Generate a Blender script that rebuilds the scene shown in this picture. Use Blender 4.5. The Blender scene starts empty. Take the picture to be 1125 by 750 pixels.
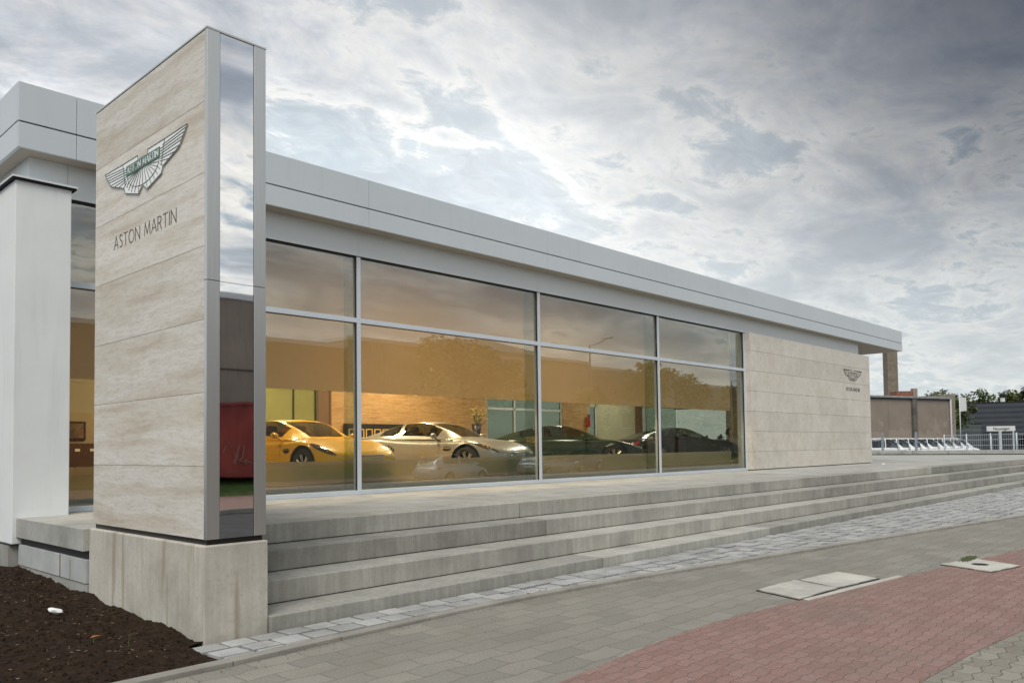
import bpy, bmesh, math, random
import numpy as np
from mathutils import Matrix, Vector, noise
R = math.radians
random.seed(7)
sc = bpy.context.scene
COL = sc.collection

# ------------------------------------------------------------------ camera
cd = bpy.data.cameras.new('camera'); cam = bpy.data.objects.new('camera', cd); COL.objects.link(cam)
cd.sensor_width = 36; cd.lens = 887.34/1125*36; cd.shift_x = 0.0; cd.shift_y = (455.98-375)/1125
cd.clip_start = .05; cd.clip_end = 2500
cam.matrix_world = Matrix.Translation((0, 0, 1.6)) @ Matrix.Rotation(-.8149, 4, 'Z') @ Matrix.Rotation(math.pi/2+.04, 4, 'X') @ Matrix.Rotation(-.013, 4, 'Z')
sc.camera = cam

# ------------------------------------------------------------------ world
SUN_EL, SUN_AZ = R(54), R(232)      # azimuth of the sun, clockwise from +Y
w = bpy.data.worlds.new('World'); sc.world = w; w.use_nodes = True
nt = w.node_tree; nt.nodes.clear()
def N(t, typ, **kw):
    n = t.nodes.new(typ)
    for k, v in kw.items():
        if k in n.inputs: n.inputs[k].default_value = v
        else: setattr(n, k, v)
    return n
def L(t, a, b): t.links.new(a, b)
def math_(t, op, a, b=None, clamp=False):
    n = t.nodes.new('ShaderNodeMath'); n.operation = op; n.use_clamp = clamp
    for i, v in enumerate((a, b)):
        if v is None: continue
        if isinstance(v, (int, float)): n.inputs[i].default_value = v
        else: L(t, v, n.inputs[i])
    return n.outputs[0]
def ramp(t, fac, stops):
    n = t.nodes.new('ShaderNodeValToRGB'); e = n.color_ramp.elements
    while len(e) < len(stops): e.new(.5)
    for i, (p, c) in enumerate(stops):
        e[i].position = p
        if isinstance(c, (int, float)): c = (c, c, c)
        e[i].color = (*c, 1)
    L(t, fac, n.inputs[0]); return n.outputs[0]
def mixc(t, fac, a, b, blend='MIX'):
    n = t.nodes.new('ShaderNodeMix'); n.data_type = 'RGBA'; n.blend_type = blend
    for s, v in ((n.inputs[0], fac), (n.inputs[6], a), (n.inputs[7], b)):
        if isinstance(v, (int, float)): s.default_value = v
        elif isinstance(v, tuple): s.default_value = (*v, 1)
        else: L(t, v, s)
    return n.outputs[2]
sky = N(nt, 'ShaderNodeTexSky', sky_type='NISHITA'); sky.sun_disc = False
sky.sun_elevation = SUN_EL; sky.sun_rotation = SUN_AZ; sky.air_density = 1.2; sky.dust_density = 3
bg = N(nt, 'ShaderNodeBackground', Strength=.10); L(nt, sky.outputs[0], bg.inputs[0])
tc = N(nt, 'ShaderNodeTexCoord'); sep = N(nt, 'ShaderNodeSeparateXYZ'); L(nt, tc.outputs['Generated'], sep.inputs[0])
zz = math_(nt, 'ADD', math_(nt, 'MAXIMUM', sep.outputs[2], 0.0), .16)
px_ = math_(nt, 'DIVIDE', sep.outputs[0], zz); py_ = math_(nt, 'DIVIDE', sep.outputs[1], zz)
cmb = N(nt, 'ShaderNodeCombineXYZ'); L(nt, px_, cmb.inputs[0]); L(nt, py_, cmb.inputs[1])
rot = N(nt, 'ShaderNodeMapping'); L(nt, cmb.outputs[0], rot.inputs[0]); rot.inputs['Rotation'].default_value = (0, 0, R(35)); rot.inputs['Scale'].default_value = (.95, 1.35, 1)
rot.inputs['Location'].default_value = (3.1, 1.7, 0)
n1 = N(nt, 'ShaderNodeTexNoise', Scale=.85, Detail=9, Roughness=.58, Distortion=.35); L(nt, rot.outputs[0], n1.inputs[0])
n2 = N(nt, 'ShaderNodeTexNoise', Scale=2.6, Detail=8, Roughness=.62, Distortion=.5); L(nt, rot.outputs[0], n2.inputs[0])
def dirdot(v):
    d = N(nt, 'ShaderNodeVectorMath', operation='DOT_PRODUCT'); L(nt, tc.outputs['Generated'], d.inputs[0])
    d.inputs[1].default_value = Vector(v).normalized(); return d.outputs['Value']
n3 = N(nt, 'ShaderNodeTexNoise', Scale=8.0, Detail=6, Roughness=.65, Distortion=.6); L(nt, rot.outputs[0], n3.inputs[0])
glow = ramp(nt, dirdot((.74, .61, .24)), [(.60, 0), (.90, .40), (1, 1)])
dark = ramp(nt, dirdot((.86, .04, .50)), [(.80, 0), (.92, .50), (.99, 1)])
top = ramp(nt, sep.outputs[2], [(.34, 0), (.52, 1)])
dens = math_(nt, 'ADD', math_(nt, 'MULTIPLY', n1.outputs[0], .50), math_(nt, 'ADD', math_(nt, 'MULTIPLY', n2.outputs[0], .33), math_(nt, 'MULTIPLY', n3.outputs[0], .17)))
# cloud body: bright thin places, grey-blue dense ones
body = ramp(nt, dens, [(.40, (.22, .29, .35)), (.445, (.31, .365, .405)), (.475, (.64, .62, .575)), (.51, (.43, .44, .455)), (.55, (.25, .275, .305)), (.62, (.145, .165, .20))])
soft = ramp(nt, n3.outputs[0], [(.38, .86), (.62, 1.18)])
body = mixc(nt, 1.0, body, soft, 'MULTIPLY')
body = mixc(nt, math_(nt, 'MULTIPLY', glow, .56), body, (.66, .67, .655))
body = mixc(nt, math_(nt, 'MULTIPLY', top, .42), body, (.12, .125, .148))
body = mixc(nt, math_(nt, 'MULTIPLY', dark, .90), body, (.022, .024, .034))
low = ramp(nt, sep.outputs[2], [(.02, 1), (.28, 0)])
colr = mixc(nt, math_(nt, 'MULTIPLY', low, .66), body, (.46, .495, .505))
bg2 = N(nt, 'ShaderNodeBackground', Strength=1.0); L(nt, colr, bg2.inputs[0])
mx = N(nt, 'ShaderNodeMixShader', Fac=.92); L(nt, bg.outputs[0], mx.inputs[1]); L(nt, bg2.outputs[0], mx.inputs[2])
wo = N(nt, 'ShaderNodeOutputWorld'); L(nt, mx.outputs[0], wo.inputs[0])

sd = bpy.data.lights.new('sun', 'SUN'); sun = bpy.data.objects.new('sun', sd); COL.objects.link(sun)
sd.energy = 1.25; sd.angle = R(30); sd.color = (1, .96, .90)
sdir = Vector((math.sin(SUN_AZ)*math.cos(SUN_EL), math.cos(SUN_AZ)*math.cos(SUN_EL), math.sin(SUN_EL)))
sun.rotation_euler = sdir.to_track_quat('Z', 'Y').to_euler()
sc.view_settings.view_transform = 'Standard'; sc.view_settings.look = 'None'
sc.view_settings.exposure = 0.80; sc.view_settings.gamma = 1.0
sc.render.engine = 'CYCLES'
sc.cycles.max_bounces = 8; sc.cycles.transparent_max_bounces = 12; sc.cycles.glossy_bounces = 4
sc.cycles.transmission_bounces = 8; sc.cycles.caustics_reflective = False; sc.cycles.caustics_refractive = False
try: sc.cycles.use_denoising = True
except Exception: pass

# ------------------------------------------------------------------ materials
MATS = {}
def newmat(name):
    m = bpy.data.materials.new(name); m.use_nodes = True; t = m.node_tree; t.nodes.clear()
    o = t.nodes.new('ShaderNodeOutputMaterial'); b = t.nodes.new('ShaderNodeBsdfPrincipled'); L(t, b.outputs[0], o.inputs[0])
    return m, t, b, o
def pos(t, scale=(1, 1, 1), obj=False, rotz=0):
    if obj: s = N(t, 'ShaderNodeTexCoord').outputs['Object']
    else: s = N(t, 'ShaderNodeNewGeometry').outputs['Position']
    mp = N(t, 'ShaderNodeMapping'); L(t, s, mp.inputs[0]); mp.inputs['Scale'].default_value = scale; mp.inputs['Rotation'].default_value = (0, 0, rotz)
    return mp.outputs[0]
def noise_(t, vec, scale, detail=4, rough=.55, dist=0):
    n = N(t, 'ShaderNodeTexNoise', Scale=scale, Detail=detail, Roughness=rough, Distortion=dist); L(t, vec, n.inputs[0]); return n.outputs[0]
def bump(t, b, h, strength=.3, dist=.01):
    n = N(t, 'ShaderNodeBump', Strength=strength, Distance=dist); L(t, h, n.inputs['Height']); L(t, n.outputs[0], b.inputs['Normal'])
def simple(name, col, rough=.5, metal=0, var=.12, scale=3, bumps=0, obj=False, streaks=0, **kw):
    if name in MATS: return MATS[name]
    m, t, b, o = newmat(name)
    b.inputs['Roughness'].default_value = rough; b.inputs['Metallic'].default_value = metal
    for k, v in kw.items():
        k = k.replace('_', ' ')
        b.inputs[k].default_value = (*v, 1) if isinstance(v, tuple) else v
    v = pos(t, obj=obj); nz = noise_(t, v, scale, 5)
    lo = tuple(c*(1-var) for c in col); hi = tuple(min(1, c*(1+var)) for c in col)
    L(t, ramp(t, nz, [(.3, lo), (.7, hi)]), b.inputs['Base Color'])
    if streaks:
        src = b.inputs['Base Color'].links[0].from_socket; ns = noise_(t, pos(t, (5, 5, .45)), 1.3, 6, .65); nb = noise_(t, pos(t), .9, 5, .6)
        c = mixc(t, math_(t, 'MULTIPLY', math_(t, 'MULTIPLY', ramp(t, ns, [(.50, 0), (.68, 1)]), ramp(t, nb, [(.4, .2), (.65, 1)])), streaks), src, tuple(x*.55 for x in col)); L(t, c, b.inputs['Base Color'])
    if bumps: bump(t, b, noise_(t, v, scale*12, 3), bumps, .004)
    MATS[name] = m; return m

def m_travertine(name, vert_axis_tint=(.52, .47, .39), warm=0.0):
    m, t, b, o = newmat(name)
    P = pos(t); se = N(t, 'ShaderNodeSeparateXYZ'); L(t, P, se.inputs[0]); at0 = N(t, 'ShaderNodeAttribute', attribute_name='tone')
    wav = math_(t, 'MULTIPLY', math_(t, 'SUBTRACT', noise_(t, P, 1.1, 4, .62), .5), .15)
    zz_ = math_(t, 'ADD', math_(t, 'ADD', se.outputs[2], wav), math_(t, 'MULTIPLY', at0.outputs['Fac'], 37.0))
    cb_ = N(t, 'ShaderNodeCombineXYZ'); L(t, math_(t, 'MULTIPLY', se.outputs[0], .35), cb_.inputs[0]); L(t, math_(t, 'MULTIPLY', se.outputs[1], .35), cb_.inputs[1]); L(t, math_(t, 'MULTIPLY', zz_, 4.0), cb_.inputs[2])
    n = noise_(t, cb_.outputs[0], 1.5, 9, .62, .15)
    cb2 = N(t, 'ShaderNodeCombineXYZ'); L(t, math_(t, 'MULTIPLY', se.outputs[0], 5), cb2.inputs[0]); L(t, math_(t, 'MULTIPLY', se.outputs[1], 5), cb2.inputs[1]); L(t, math_(t, 'MULTIPLY', zz_, 30.0), cb2.inputs[2])
    n2 = noise_(t, cb2.outputs[0], 1.2, 6, .7, .2); n3 = noise_(t, pos(t, (1, 1, 2.6)), 22, 5, .75)
    c = ramp(t, n, [(.33, (.55, .485, .39)), (.43, (.66, .61, .52)), (.50, (.70, .665, .59)), (.56, (.77, .745, .685)), (.62, (.70, .66, .585)), (.70, (.78, .76, .71))])
    c = mixc(t, math_(t, 'MULTIPLY', ramp(t, n2, [(.40, 1), (.50, 0)]), .26), c, (.40, .33, .25))
    c = mixc(t, math_(t, 'MULTIPLY', ramp(t, n3, [(.56, 0), (.66, 1)]), .34), c, (.38, .32, .25))
    at = N(t, 'ShaderNodeAttribute', attribute_name='tone')
    c = mixc(t, 1.0, c, ramp(t, at.outputs['Fac'], [(0, .88), (1, 1.06)]), 'MULTIPLY')
    L(t, c, b.inputs['Base Color']); b.inputs['Roughness'].default_value = .55
    bump(t, b, math_(t, 'ADD', math_(t, 'MULTIPLY', n3, -.6), n2), .25, .004)
    return m
def m_concrete(name, base, streak=.5, tonev=.25, drip=(.24, .20, .14), dripamt=.4, rough=.85, horiz=False):
    m, t, b, o = newmat(name)
    P = pos(t); n = noise_(t, P, 1.7, 8, .65); nf = noise_(t, P, 22, 6, .7)
    vs = pos(t, (14, 14, .7)); s = noise_(t, vs, 1.3, 6, .6)
    vd = pos(t, (7, 7, .5)); d = noise_(t, vd, 1.0, 5, .6, .3)
    lo = tuple(x*.72 for x in base); hi = tuple(x*1.22 for x in base)
    c = ramp(t, n, [(.3, lo), (.5, base), (.72, hi)])
    if not horiz:
        c = mixc(t, math_(t, 'MULTIPLY', ramp(t, s, [(.42, 1), (.60, 0)]), streak*.5), c, tuple(x*.6 for x in base))
        c = mixc(t, math_(t, 'MULTIPLY', ramp(t, d, [(.56, 0), (.66, 1)]), dripamt), c, drip)
    c = mixc(t, math_(t, 'MULTIPLY', ramp(t, nf, [(.35, 1), (.48, 0)]), .35), c, tuple(x*.62 for x in base))
    at = N(t, 'ShaderNodeAttribute', attribute_name='tone')
    c = mixc(t, 1.0, c, ramp(t, at.outputs['Fac'], [(0, 1-tonev), (1, 1+tonev)]), 'MULTIPLY')
    vp = N(t, 'ShaderNodeTexVoronoi', Scale=26); L(t, P, vp.inputs[0])
    pit = ramp(t, vp.outputs['Distance'], [(.06, 1), (.12, 0)]); sel = ramp(t, noise_(t, P, 5, 2), [(.55, 0), (.65, 1)])
    pit = math_(t, 'MULTIPLY', pit, sel)
    c = mixc(t, math_(t, 'MULTIPLY', pit, .6), c, tuple(x*.3 for x in base))
    L(t, c, b.inputs['Base Color']); b.inputs['Roughness'].default_value = rough
    bump(t, b, math_(t, 'SUBTRACT', nf, pit), .35, .004)
    return m
def m_paver(name, c1, c2, joint, bw, bh, wig=.25, wfreq=1.0, rotz=0, bumpk=.5, dirt=(.12, .115, .10)):
    """brick-bond pavers, joints worked as a saw line so the stones interlock"""
    m, t, b, o = newmat(name)
    P = pos(t, rotz=rotz); se = N(t, 'ShaderNodeSeparateXYZ'); L(t, P, se.inputs[0])
    def tri(src, per):     # -1..1 trapezoid
        f = math_(t, 'PINGPONG', src, per/2); f = math_(t, 'DIVIDE', f, per/2)
        f = math_(t, 'SUBTRACT', f, .5); f = math_(t, 'MULTIPLY', f, 3.2)
        return math_(t, 'MINIMUM', math_(t, 'MAXIMUM', f, -1), 1)
    y2 = math_(t, 'ADD', se.outputs[1], math_(t, 'MULTIPLY', tri(se.outputs[0], bw/wfreq), wig*bh*.5))
    x2 = math_(t, 'ADD', se.outputs[0], math_(t, 'MULTIPLY', tri(se.outputs[1], bh), wig*bh*.18))
    nj = noise_(t, P, 9, 2); y2 = math_(t, 'ADD', y2, math_(t, 'MULTIPLY', math_(t, 'SUBTRACT', nj, .5), .012))
    nj2 = noise_(t, P, .5, 2); y2 = math_(t, 'ADD', y2, math_(t, 'MULTIPLY', math_(t, 'SUBTRACT', nj2, .5), .10))
    cb = N(t, 'ShaderNodeCombineXYZ'); L(t, x2, cb.inputs[0]); L(t, y2, cb.inputs[1])
    br = N(t, 'ShaderNodeTexBrick'); br.offset = .5; L(t, cb.outputs[0], br.inputs[0])
    br.inputs['Scale'].default_value = 1; br.inputs['Brick Width'].default_value = bw; br.inputs['Row Height'].default_value = bh
    br.inputs['Mortar Size'].default_value = .0045; br.inputs['Mortar Smooth'].default_value = .35; br.inputs['Bias'].default_value = 0
    br.inputs['Color1'].default_value = (*c1, 1); br.inputs['Color2'].default_value = (*c2, 1); br.inputs['Mortar'].default_value = (*joint, 1)
    nl = noise_(t, P, 1.1, 6, .6); nf = noise_(t, P, 60, 3, .7)
    c = mixc(t, math_(t, 'MULTIPLY', ramp(t, nl, [(.45, 0), (.68, 1)]), .45), br.outputs['Color'], dirt)
    c = mixc(t, 1.0, c, ramp(t, nf, [(.3, .78), (.7, 1.2)]), 'MULTIPLY')
    nm = noise_(t, P, 3.0, 4, .7)   # a share of the joints is filled with sand
    c = mixc(t, math_(t, 'MULTIPLY', br.outputs['Fac'], ramp(t, nm, [(.40, .05), (.56, .9)])), c, joint)
    st = ramp(t, noise_(t, P, 7, 3, .6), [(.70, 0), (.78, 1)])
    c = mixc(t, math_(t, 'MULTIPLY', st, .4), c, tuple(x*.5 for x in c1))
    L(t, c, b.inputs['Base Color']); b.inputs['Roughness'].default_value = .85
    h = math_(t, 'SUBTRACT', math_(t, 'MULTIPLY', nf, .25), br.outputs['Fac'])
    bump(t, b, h, bumpk, .006)
    return m

M = {}
M['trav'] = m_travertine('travertine')
M['limestone'] = simple('limestone', (.58, .53, .45), .7, var=.10, scale=1.6, bumps=.15)
def m_lime():
    m, t, b, o = newmat('limestone_slab')
    P = pos(t); n = noise_(t, P, 2.2, 7, .6); n2 = noise_(t, pos(t, (6, 6, 2)), 3, 6, .7); n3 = noise_(t, P, 40, 3, .7)
    c = ramp(t, n, [(.3, (.64, .595, .52)), (.7, (.75, .715, .645))])
    c = mixc(t, math_(t, 'MULTIPLY', ramp(t, n2, [(.36, 1), (.5, 0)]), .35), c, (.40, .34, .26))
    c = mixc(t, 1, c, ramp(t, n3, [(.3, .86), (.7, 1.1)]), 'MULTIPLY')
    at = N(t, 'ShaderNodeAttribute', attribute_name='tone')
    c = mixc(t, 1.0, c, ramp(t, at.outputs['Fac'], [(0, .88), (1, 1.10)]), 'MULTIPLY')
    L(t, c, b.inputs['Base Color']); b.inputs['Roughness'].default_value = .7; bump(t, b, n3, .2, .003); return m
M['lime'] = m_lime()
M['step'] = m_concrete('step_concrete', (.385, .38, .338), streak=.75, tonev=.26, dripamt=.12, drip=(.42, .42, .40))
M['slab'] = m_concrete('slab_concrete', (.41, .41, .38), horiz=True, tonev=.10)
M['plinth'] = m_concrete('plinth_concrete', (.55, .525, .455), streak=.45, dripamt=.70, drip=(.33, .275, .19))
M['footing'] = m_concrete('footing_concrete', (.36, .36, .33), streak=.3, dripamt=.35)
M['curb'] = m_concrete('curb_concrete', (.30, .285, .25), horiz=True, tonev=.15)
M['cobble'] = m_concrete('cobble_granite', (.38, .385, .375), horiz=True, tonev=.17, rough=.75)
M['cover'] = m_concrete('cover_concrete', (.52, .505, .45), horiz=True, tonev=.06)
M['paver'] = m_paver('grey_pavers', (.235, .225, .195), (.30, .285, .245), (.13, .12, .095), .44, .22, wig=.10, bumpk=.35, dirt=(.20, .185, .15))
M['red'] = m_paver('red_pavers', (.255, .155, .130), (.305, .198, .168), (.15, .105, .085), .21, .105, wig=.17, dirt=(.21, .165, .135), bumpk=.28)
M['paver_small'] = m_paver('small_grey_pavers', (.24, .225, .185), (.31, .29, .24), (.12, .11, .085), .24, .12, wig=.26)
M['asphalt'] = simple('asphalt', (.055, .055, .058), .9, var=.3, scale=2, bumps=.4)
M['alu'] = simple('silver_panel', (.58, .635, .665),   .42, metal=.0, var=.03, scale=.5, streaks=.15, Coat_Weight=.15, Coat_Roughness=.3)
M['alu2'] = simple('silver_frieze', (.71, .755, .77), .45, var=.03, scale=.5)
M['soffit'] = simple('soffit_panel', (.42, .37, .31), .7, var=.06)
M['gap'] = simple('dark_gap', (.012, .012, .012), .9)
M['frame'] = simple('window_frame_paint', (.62, .68, .74), .35, var=.03)
M['render'] = simple('white_render', (.82, .85, .845), .9, var=.04, scale=1.2, bumps=.35, streaks=.22)
M['bitumen'] = simple('black_bitumen', (.02, .02, .02), .6, bumps=.3)
M['foam'] = simple('pale_board', (.46, .48, .47), .85, var=.12, scale=3, bumps=.2)
M['white'] = simple('white_plastic', (.75, .76, .75), .5, var=.03)
M['black'] = simple('black_satin', (.015, .014, .013), .35)
M['green'] = simple('green_enamel', (.02, .13, .085), .35, var=.08)
M['lineg'] = simple('emblem_outline', (.08, .14, .12), .4)
M['feather'] = simple('emblem_white', (.93, .94, .93), .35, var=.02)
M['incise'] = simple('incised_letter', (.14, .11, .075), .6)
def m_steel():
    m, t, b, o = newmat('brushed_steel')
    v = pos(t, (60, 60, 1)); n = noise_(t, v, 2, 3)
    b.inputs['Metallic'].default_value = 1; L(t, ramp(t, n, [(.3, (.60, .61, .59)), (.7, (.65, .66, .64))]), b.inputs['Base Color'])
    b.inputs['Roughness'].default_value = .42; return m
M['steel'] = m_steel()
def m_mirror():
    m, t, b, o = newmat('mirror_steel')
    b.inputs['Metallic'].default_value = 1; b.inputs['Base Color'].default_value = (.80, .80, .80, 1); b.inputs['Roughness'].default_value = .02
    n = noise_(t, pos(t, (1, 1, .6)), 2.2, 1); bump(t, b, n, .06, .02); return m
M['mirror'] = m_mirror()
def m_glass(name, tint, ior=1.65, trans=1.0):
    m = bpy.data.materials.new(name); m.use_nodes = True; t = m.node_tree; t.nodes.clear()
    o = t.nodes.new('ShaderNodeOutputMaterial'); tr = N(t, 'ShaderNodeBsdfTransparent'); tr.inputs[0].default_value = (*tint, 1)
    g = N(t, 'ShaderNodeBsdfGlossy', Roughness=.0); g.inputs[0].default_value = (.92, .97, .98, 1)
    mx = N(t, 'ShaderNodeMixShader'); ge = N(t, 'ShaderNodeNewGeometry'); dp = N(t, 'ShaderNodeVectorMath', operation='DOT_PRODUCT')
    L(t, ge.outputs['Incoming'], dp.inputs[0]); L(t, ge.outputs['Normal'], dp.inputs[1])
    c_ = math_(t, 'SUBTRACT', 1, math_(t, 'ABSOLUTE', dp.outputs['Value']), True); f0 = ((ior-1)/(ior+1))**2
    fr = math_(t, 'ADD', math_(t, 'MULTIPLY', math_(t, 'POWER', c_, 5), 1-f0), f0)
    n = noise_(t, pos(t), .7, 1); bp = N(t, 'ShaderNodeBump', Strength=.02, Distance=.02); L(t, n, bp.inputs['Height']); L(t, bp.outputs[0], g.inputs['Normal'])
    L(t, fr, mx.inputs[0]); L(t, tr.outputs[0], mx.inputs[1]); L(t, g.outputs[0], mx.inputs[2]); L(t, mx.outputs[0], o.inputs[0])
    return m
M['glass'] = m_glass('window_glass', (.84, .87, .84), 2.2)
M['glass2'] = m_glass('clear_glass', (.93, .94, .91), 1.45)
M['fin'] = m_glass('green_glass_fin', (.80, .86, .83), 1.5)
M['tintglass'] = m_glass('green_tinted_glass', (.55, .58, .50), 1.45)
M['tint2'] = m_glass('pale_tinted_glass', (.76, .77, .70), 1.45)
M['vanglass'] = m_glass('van_glass', (.42, .44, .44), 1.6)
M['darkpane'] = m_glass('dark_pane', (.10, .11, .10), 1.6)
M['carglass'] = m_glass('car_glass', (.42, .42, .38), 1.6)
def m_screen(name, col, transl, alpha):
    m = bpy.data.materials.new(name); m.use_nodes = True; t = m.node_tree; t.nodes.clear()
    o = t.nodes.new('ShaderNodeOutputMaterial'); d = N(t, 'ShaderNodeBsdfDiffuse'); d.inputs[0].default_value = (*col, 1)
    tl = N(t, 'ShaderNodeBsdfTranslucent'); tl.inputs[0].default_value = (*col, 1)
    mx = N(t, 'ShaderNodeMixShader', Fac=transl); L(t, d.outputs[0], mx.inputs[1]); L(t, tl.outputs[0], mx.inputs[2])
    tr = N(t, 'ShaderNodeBsdfTransparent'); m2 = N(t, 'ShaderNodeMixShader', Fac=alpha)
    L(t, mx.outputs[0], m2.inputs[1]); L(t, tr.outputs[0], m2.inputs[2]); L(t, m2.outputs[0], o.inputs[0]); return m
M['blind'] = m_screen('roller_blind_cloth', (.74, .63, .46), .6, .0)
def m_frost():
    m, t, b, o = newmat('frosted_film')
    b.inputs['Base Color'].default_value = (.80, .70, .52, 1); b.inputs['Transmission Weight'].default_value = .70
    b.inputs['Roughness'].default_value = .75; b.inputs['IOR'].default_value = 1.25; return m
M['frost'] = m_frost()
M['leaf'] = [simple('leaf_a', (.075, .105, .025), .6, var=.35, scale=.8), simple('leaf_b', (.10, .115, .03), .6, var=.35, scale=.8), simple('leaf_c', (.05, .08, .028), .6, var=.35, scale=.8)]
M['bark'] = simple('bark', (.10, .08, .06), .9, var=.3, scale=6)
M['grass'] = simple('grass_blades', (.07, .12, .025), .8, var=.4, scale=3)

# ------------------------------------------------------------------ mesh building
class MB:
    def __init__(s): s.v = []; s.f = []; s.t = []
    def add(s, vs, fs, tone=.5):
        k = len(s.v); s.v += [tuple(v) for v in vs]; s.f += [tuple(i+k for i in f) for f in fs]; s.t += [tone]*len(vs); return s
    def box(s, a, b, tone=.5):
        x0, y0, z0 = a; x1, y1, z1 = b
        return s.add([(x0,y0,z0),(x1,y0,z0),(x1,y1,z0),(x0,y1,z0),(x0,y0,z1),(x1,y0,z1),(x1,y1,z1),(x0,y1,z1)],
                     [(3,2,1,0),(4,5,6,7),(0,1,5,4),(1,2,6,5),(2,3,7,6),(3,0,4,7)], tone)
    def obox(s, c, size, ang=0, tone=.5, z0=None):     # centre, size, yaw
        hx, hy, hz = size[0]/2, size[1]/2, size[2]/2; ca, sa = math.cos(ang), math.sin(ang); vs = []
        for dz in (-hz, hz):
            for dx, dy in ((-hx,-hy),(hx,-hy),(hx,hy),(-hx,hy)): vs.append((c[0]+dx*ca-dy*sa, c[1]+dx*sa+dy*ca, c[2]+dz))
        return s.add(vs, [(3,2,1,0),(4,5,6,7),(0,1,5,4),(1,2,6,5),(2,3,7,6),(3,0,4,7)], tone)
    def prism(s, poly, fn, d0, d1, tone=.5):           # poly of 2-d points, fn(u,v,d)->xyz
        n = len(poly); vs = [fn(u, v, d0) for u, v in poly]+[fn(u, v, d1) for u, v in poly]
        fs = [tuple(range(n-1, -1, -1)), tuple(range(n, 2*n))]+[(i, (i+1) % n, (i+1) % n+n, i+n) for i in range(n)]
        return s.add(vs, fs, tone)
    def tube(s, pts, r, n=8, r2=None, tone=.5):
        pts = [Vector(p) for p in pts]; m = len(pts); vs = []; fs = []
        for i, p in enumerate(pts):
            d = (pts[min(i+1, m-1)]-pts[max(i-1, 0)]).normalized()
            a = d.orthogonal().normalized(); b_ = d.cross(a)
            rr = r if r2 is None else r+(r2-r)*i/(m-1)
            for k in range(n):
                an = 2*math.pi*k/n; vs.append(p+a*math.cos(an)*rr+b_*math.sin(an)*rr)
        for i in range(m-1):
            for k in range(n): fs.append((i*n+k, i*n+(k+1) % n, (i+1)*n+(k+1) % n, (i+1)*n+k))
        fs.append(tuple(range(n-1, -1, -1))); fs.append(tuple((m-1)*n+k for k in range(n)))
        return s.add(vs, fs, tone)
    def lathe(s, prof, c, n=20, axis='z', tone=.5):
        vs = []; fs = []
        for r, h in prof:
            for k in range(n):
                a = 2*math.pi*k/n; x, y = r*math.cos(a), r*math.sin(a)
                vs.append((c[0]+x, c[1]+y, c[2]+h) if axis == 'z' else (c[0]+x, c[1]+h, c[2]+y))
        for i in range(len(prof)-1):
            for k in range(n): fs.append((i*n+k, i*n+(k+1) % n, (i+1)*n+(k+1) % n, (i+1)*n+k))
        return s.add(vs, fs, tone)
    def build(s, name, mat, parent=None, smooth=False, bevel=0, local=False, angle=None):
        me = bpy.data.meshes.new(name); o = parent; off = Vector((0, 0, 0))
        if parent is not None and not local:
            p = parent
            while p is not None: off += p.location; p = p.parent
        me.from_pydata([tuple(Vector(v)-off) for v in s.v], [], s.f)
        a = me.attributes.new('tone', 'FLOAT', 'POINT'); a.data.foreach_set('value', s.t)
        ob = bpy.data.objects.new(name, me); COL.objects.link(ob)
        if mat: me.materials.append(mat)
        bm = bmesh.new(); bm.from_mesh(me); bmesh.ops.recalc_face_normals(bm, faces=bm.faces); bm.to_mesh(me); bm.free()
        if smooth: me.shade_smooth()
        if bevel:
            md = ob.modifiers.new('bevel', 'BEVEL'); md.width = bevel; md.segments = 2; md.limit_method = 'ANGLE'; md.angle_limit = R(40)
        if parent is not None: ob.parent = parent
        return ob
def tag(o, label=None, cat=None, group=None, kind=None):
    if label: o['label'] = label
    if cat: o['category'] = cat
    if group: o['group'] = group
    if kind: o['kind'] = kind
    return o
def thing(name, label, cat, loc=(0, 0, 0), rz=0, group=None):
    o = bpy.data.objects.new(name, None); COL.objects.link(o); o.location = loc; o.rotation_euler = (0, 0, rz); o.empty_display_size = .2
    return tag(o, label, cat, group)
def copy_tree(o, parent=None):
    c = o.copy(); COL.objects.link(c); c.parent = parent
    for ch in list(o.children): copy_tree(ch, c)
    return c
def rnd(a, b): return random.uniform(a, b)

# ------------------------------------------------------------------ ground
CP = [(-60, 5.69), (2.4, 5.70), (3.2, 5.71), (4.2, 5.77), (5.8, 5.80), (6.9, 5.74), (8.4, 5.58), (10.3, 5.30), (12.1, 5.05), (15, 4.64), (19.9, 3.90), (25, 3.10), (40, .75), (60, -2.5), (100, -9)]
def cy_(x):
    for (a, b), (c, d) in zip(CP, CP[1:]):
        if x <= c: return b+(d-b)*(x-a)/(c-a)
    return CP[-1][1]
XS = [-60, -20, -5, 0]+[2+.5*i for i in range(36)]+[20+2*i for i in range(40)]
def strip(name, f0, f1, z, mat, xs=XS, kind='structure', thick=0, cat=None, label=None):
    m = MB(); vs = []; fs = []
    for x in xs: vs += [(x, f0(x), z), (x, f1(x), z)]
    for i in range(len(xs)-1): fs.append((2*i, 2*i+2, 2*i+3, 2*i+1))
    if thick:
        k = len(vs)
        for x in xs: vs += [(x, f0(x), z-thick), (x, f1(x), z-thick)]
        for i in range(len(xs)-1):
            fs.append((2*i, 2*i+2, k+2*i+2, k+2*i)); fs.append((2*i+1, 2*i+3, k+2*i+3, k+2*i+1))
        n = len(xs)-1; fs += [(0, 1, k+1, k), (2*n, 2*n+1, k+2*n+1, k+2*n)]
    m.add(vs, fs); o = m.build(name, mat); tag(o, label, cat, kind=kind); return o
g = MB(); g.add([(-600, -600, -.13), (900, -600, -.13), (900, 900, -.13), (-600, 900, -.13)], [(0, 1, 2, 3)])
tag(g.build('road', M['asphalt']), kind='structure')
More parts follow.
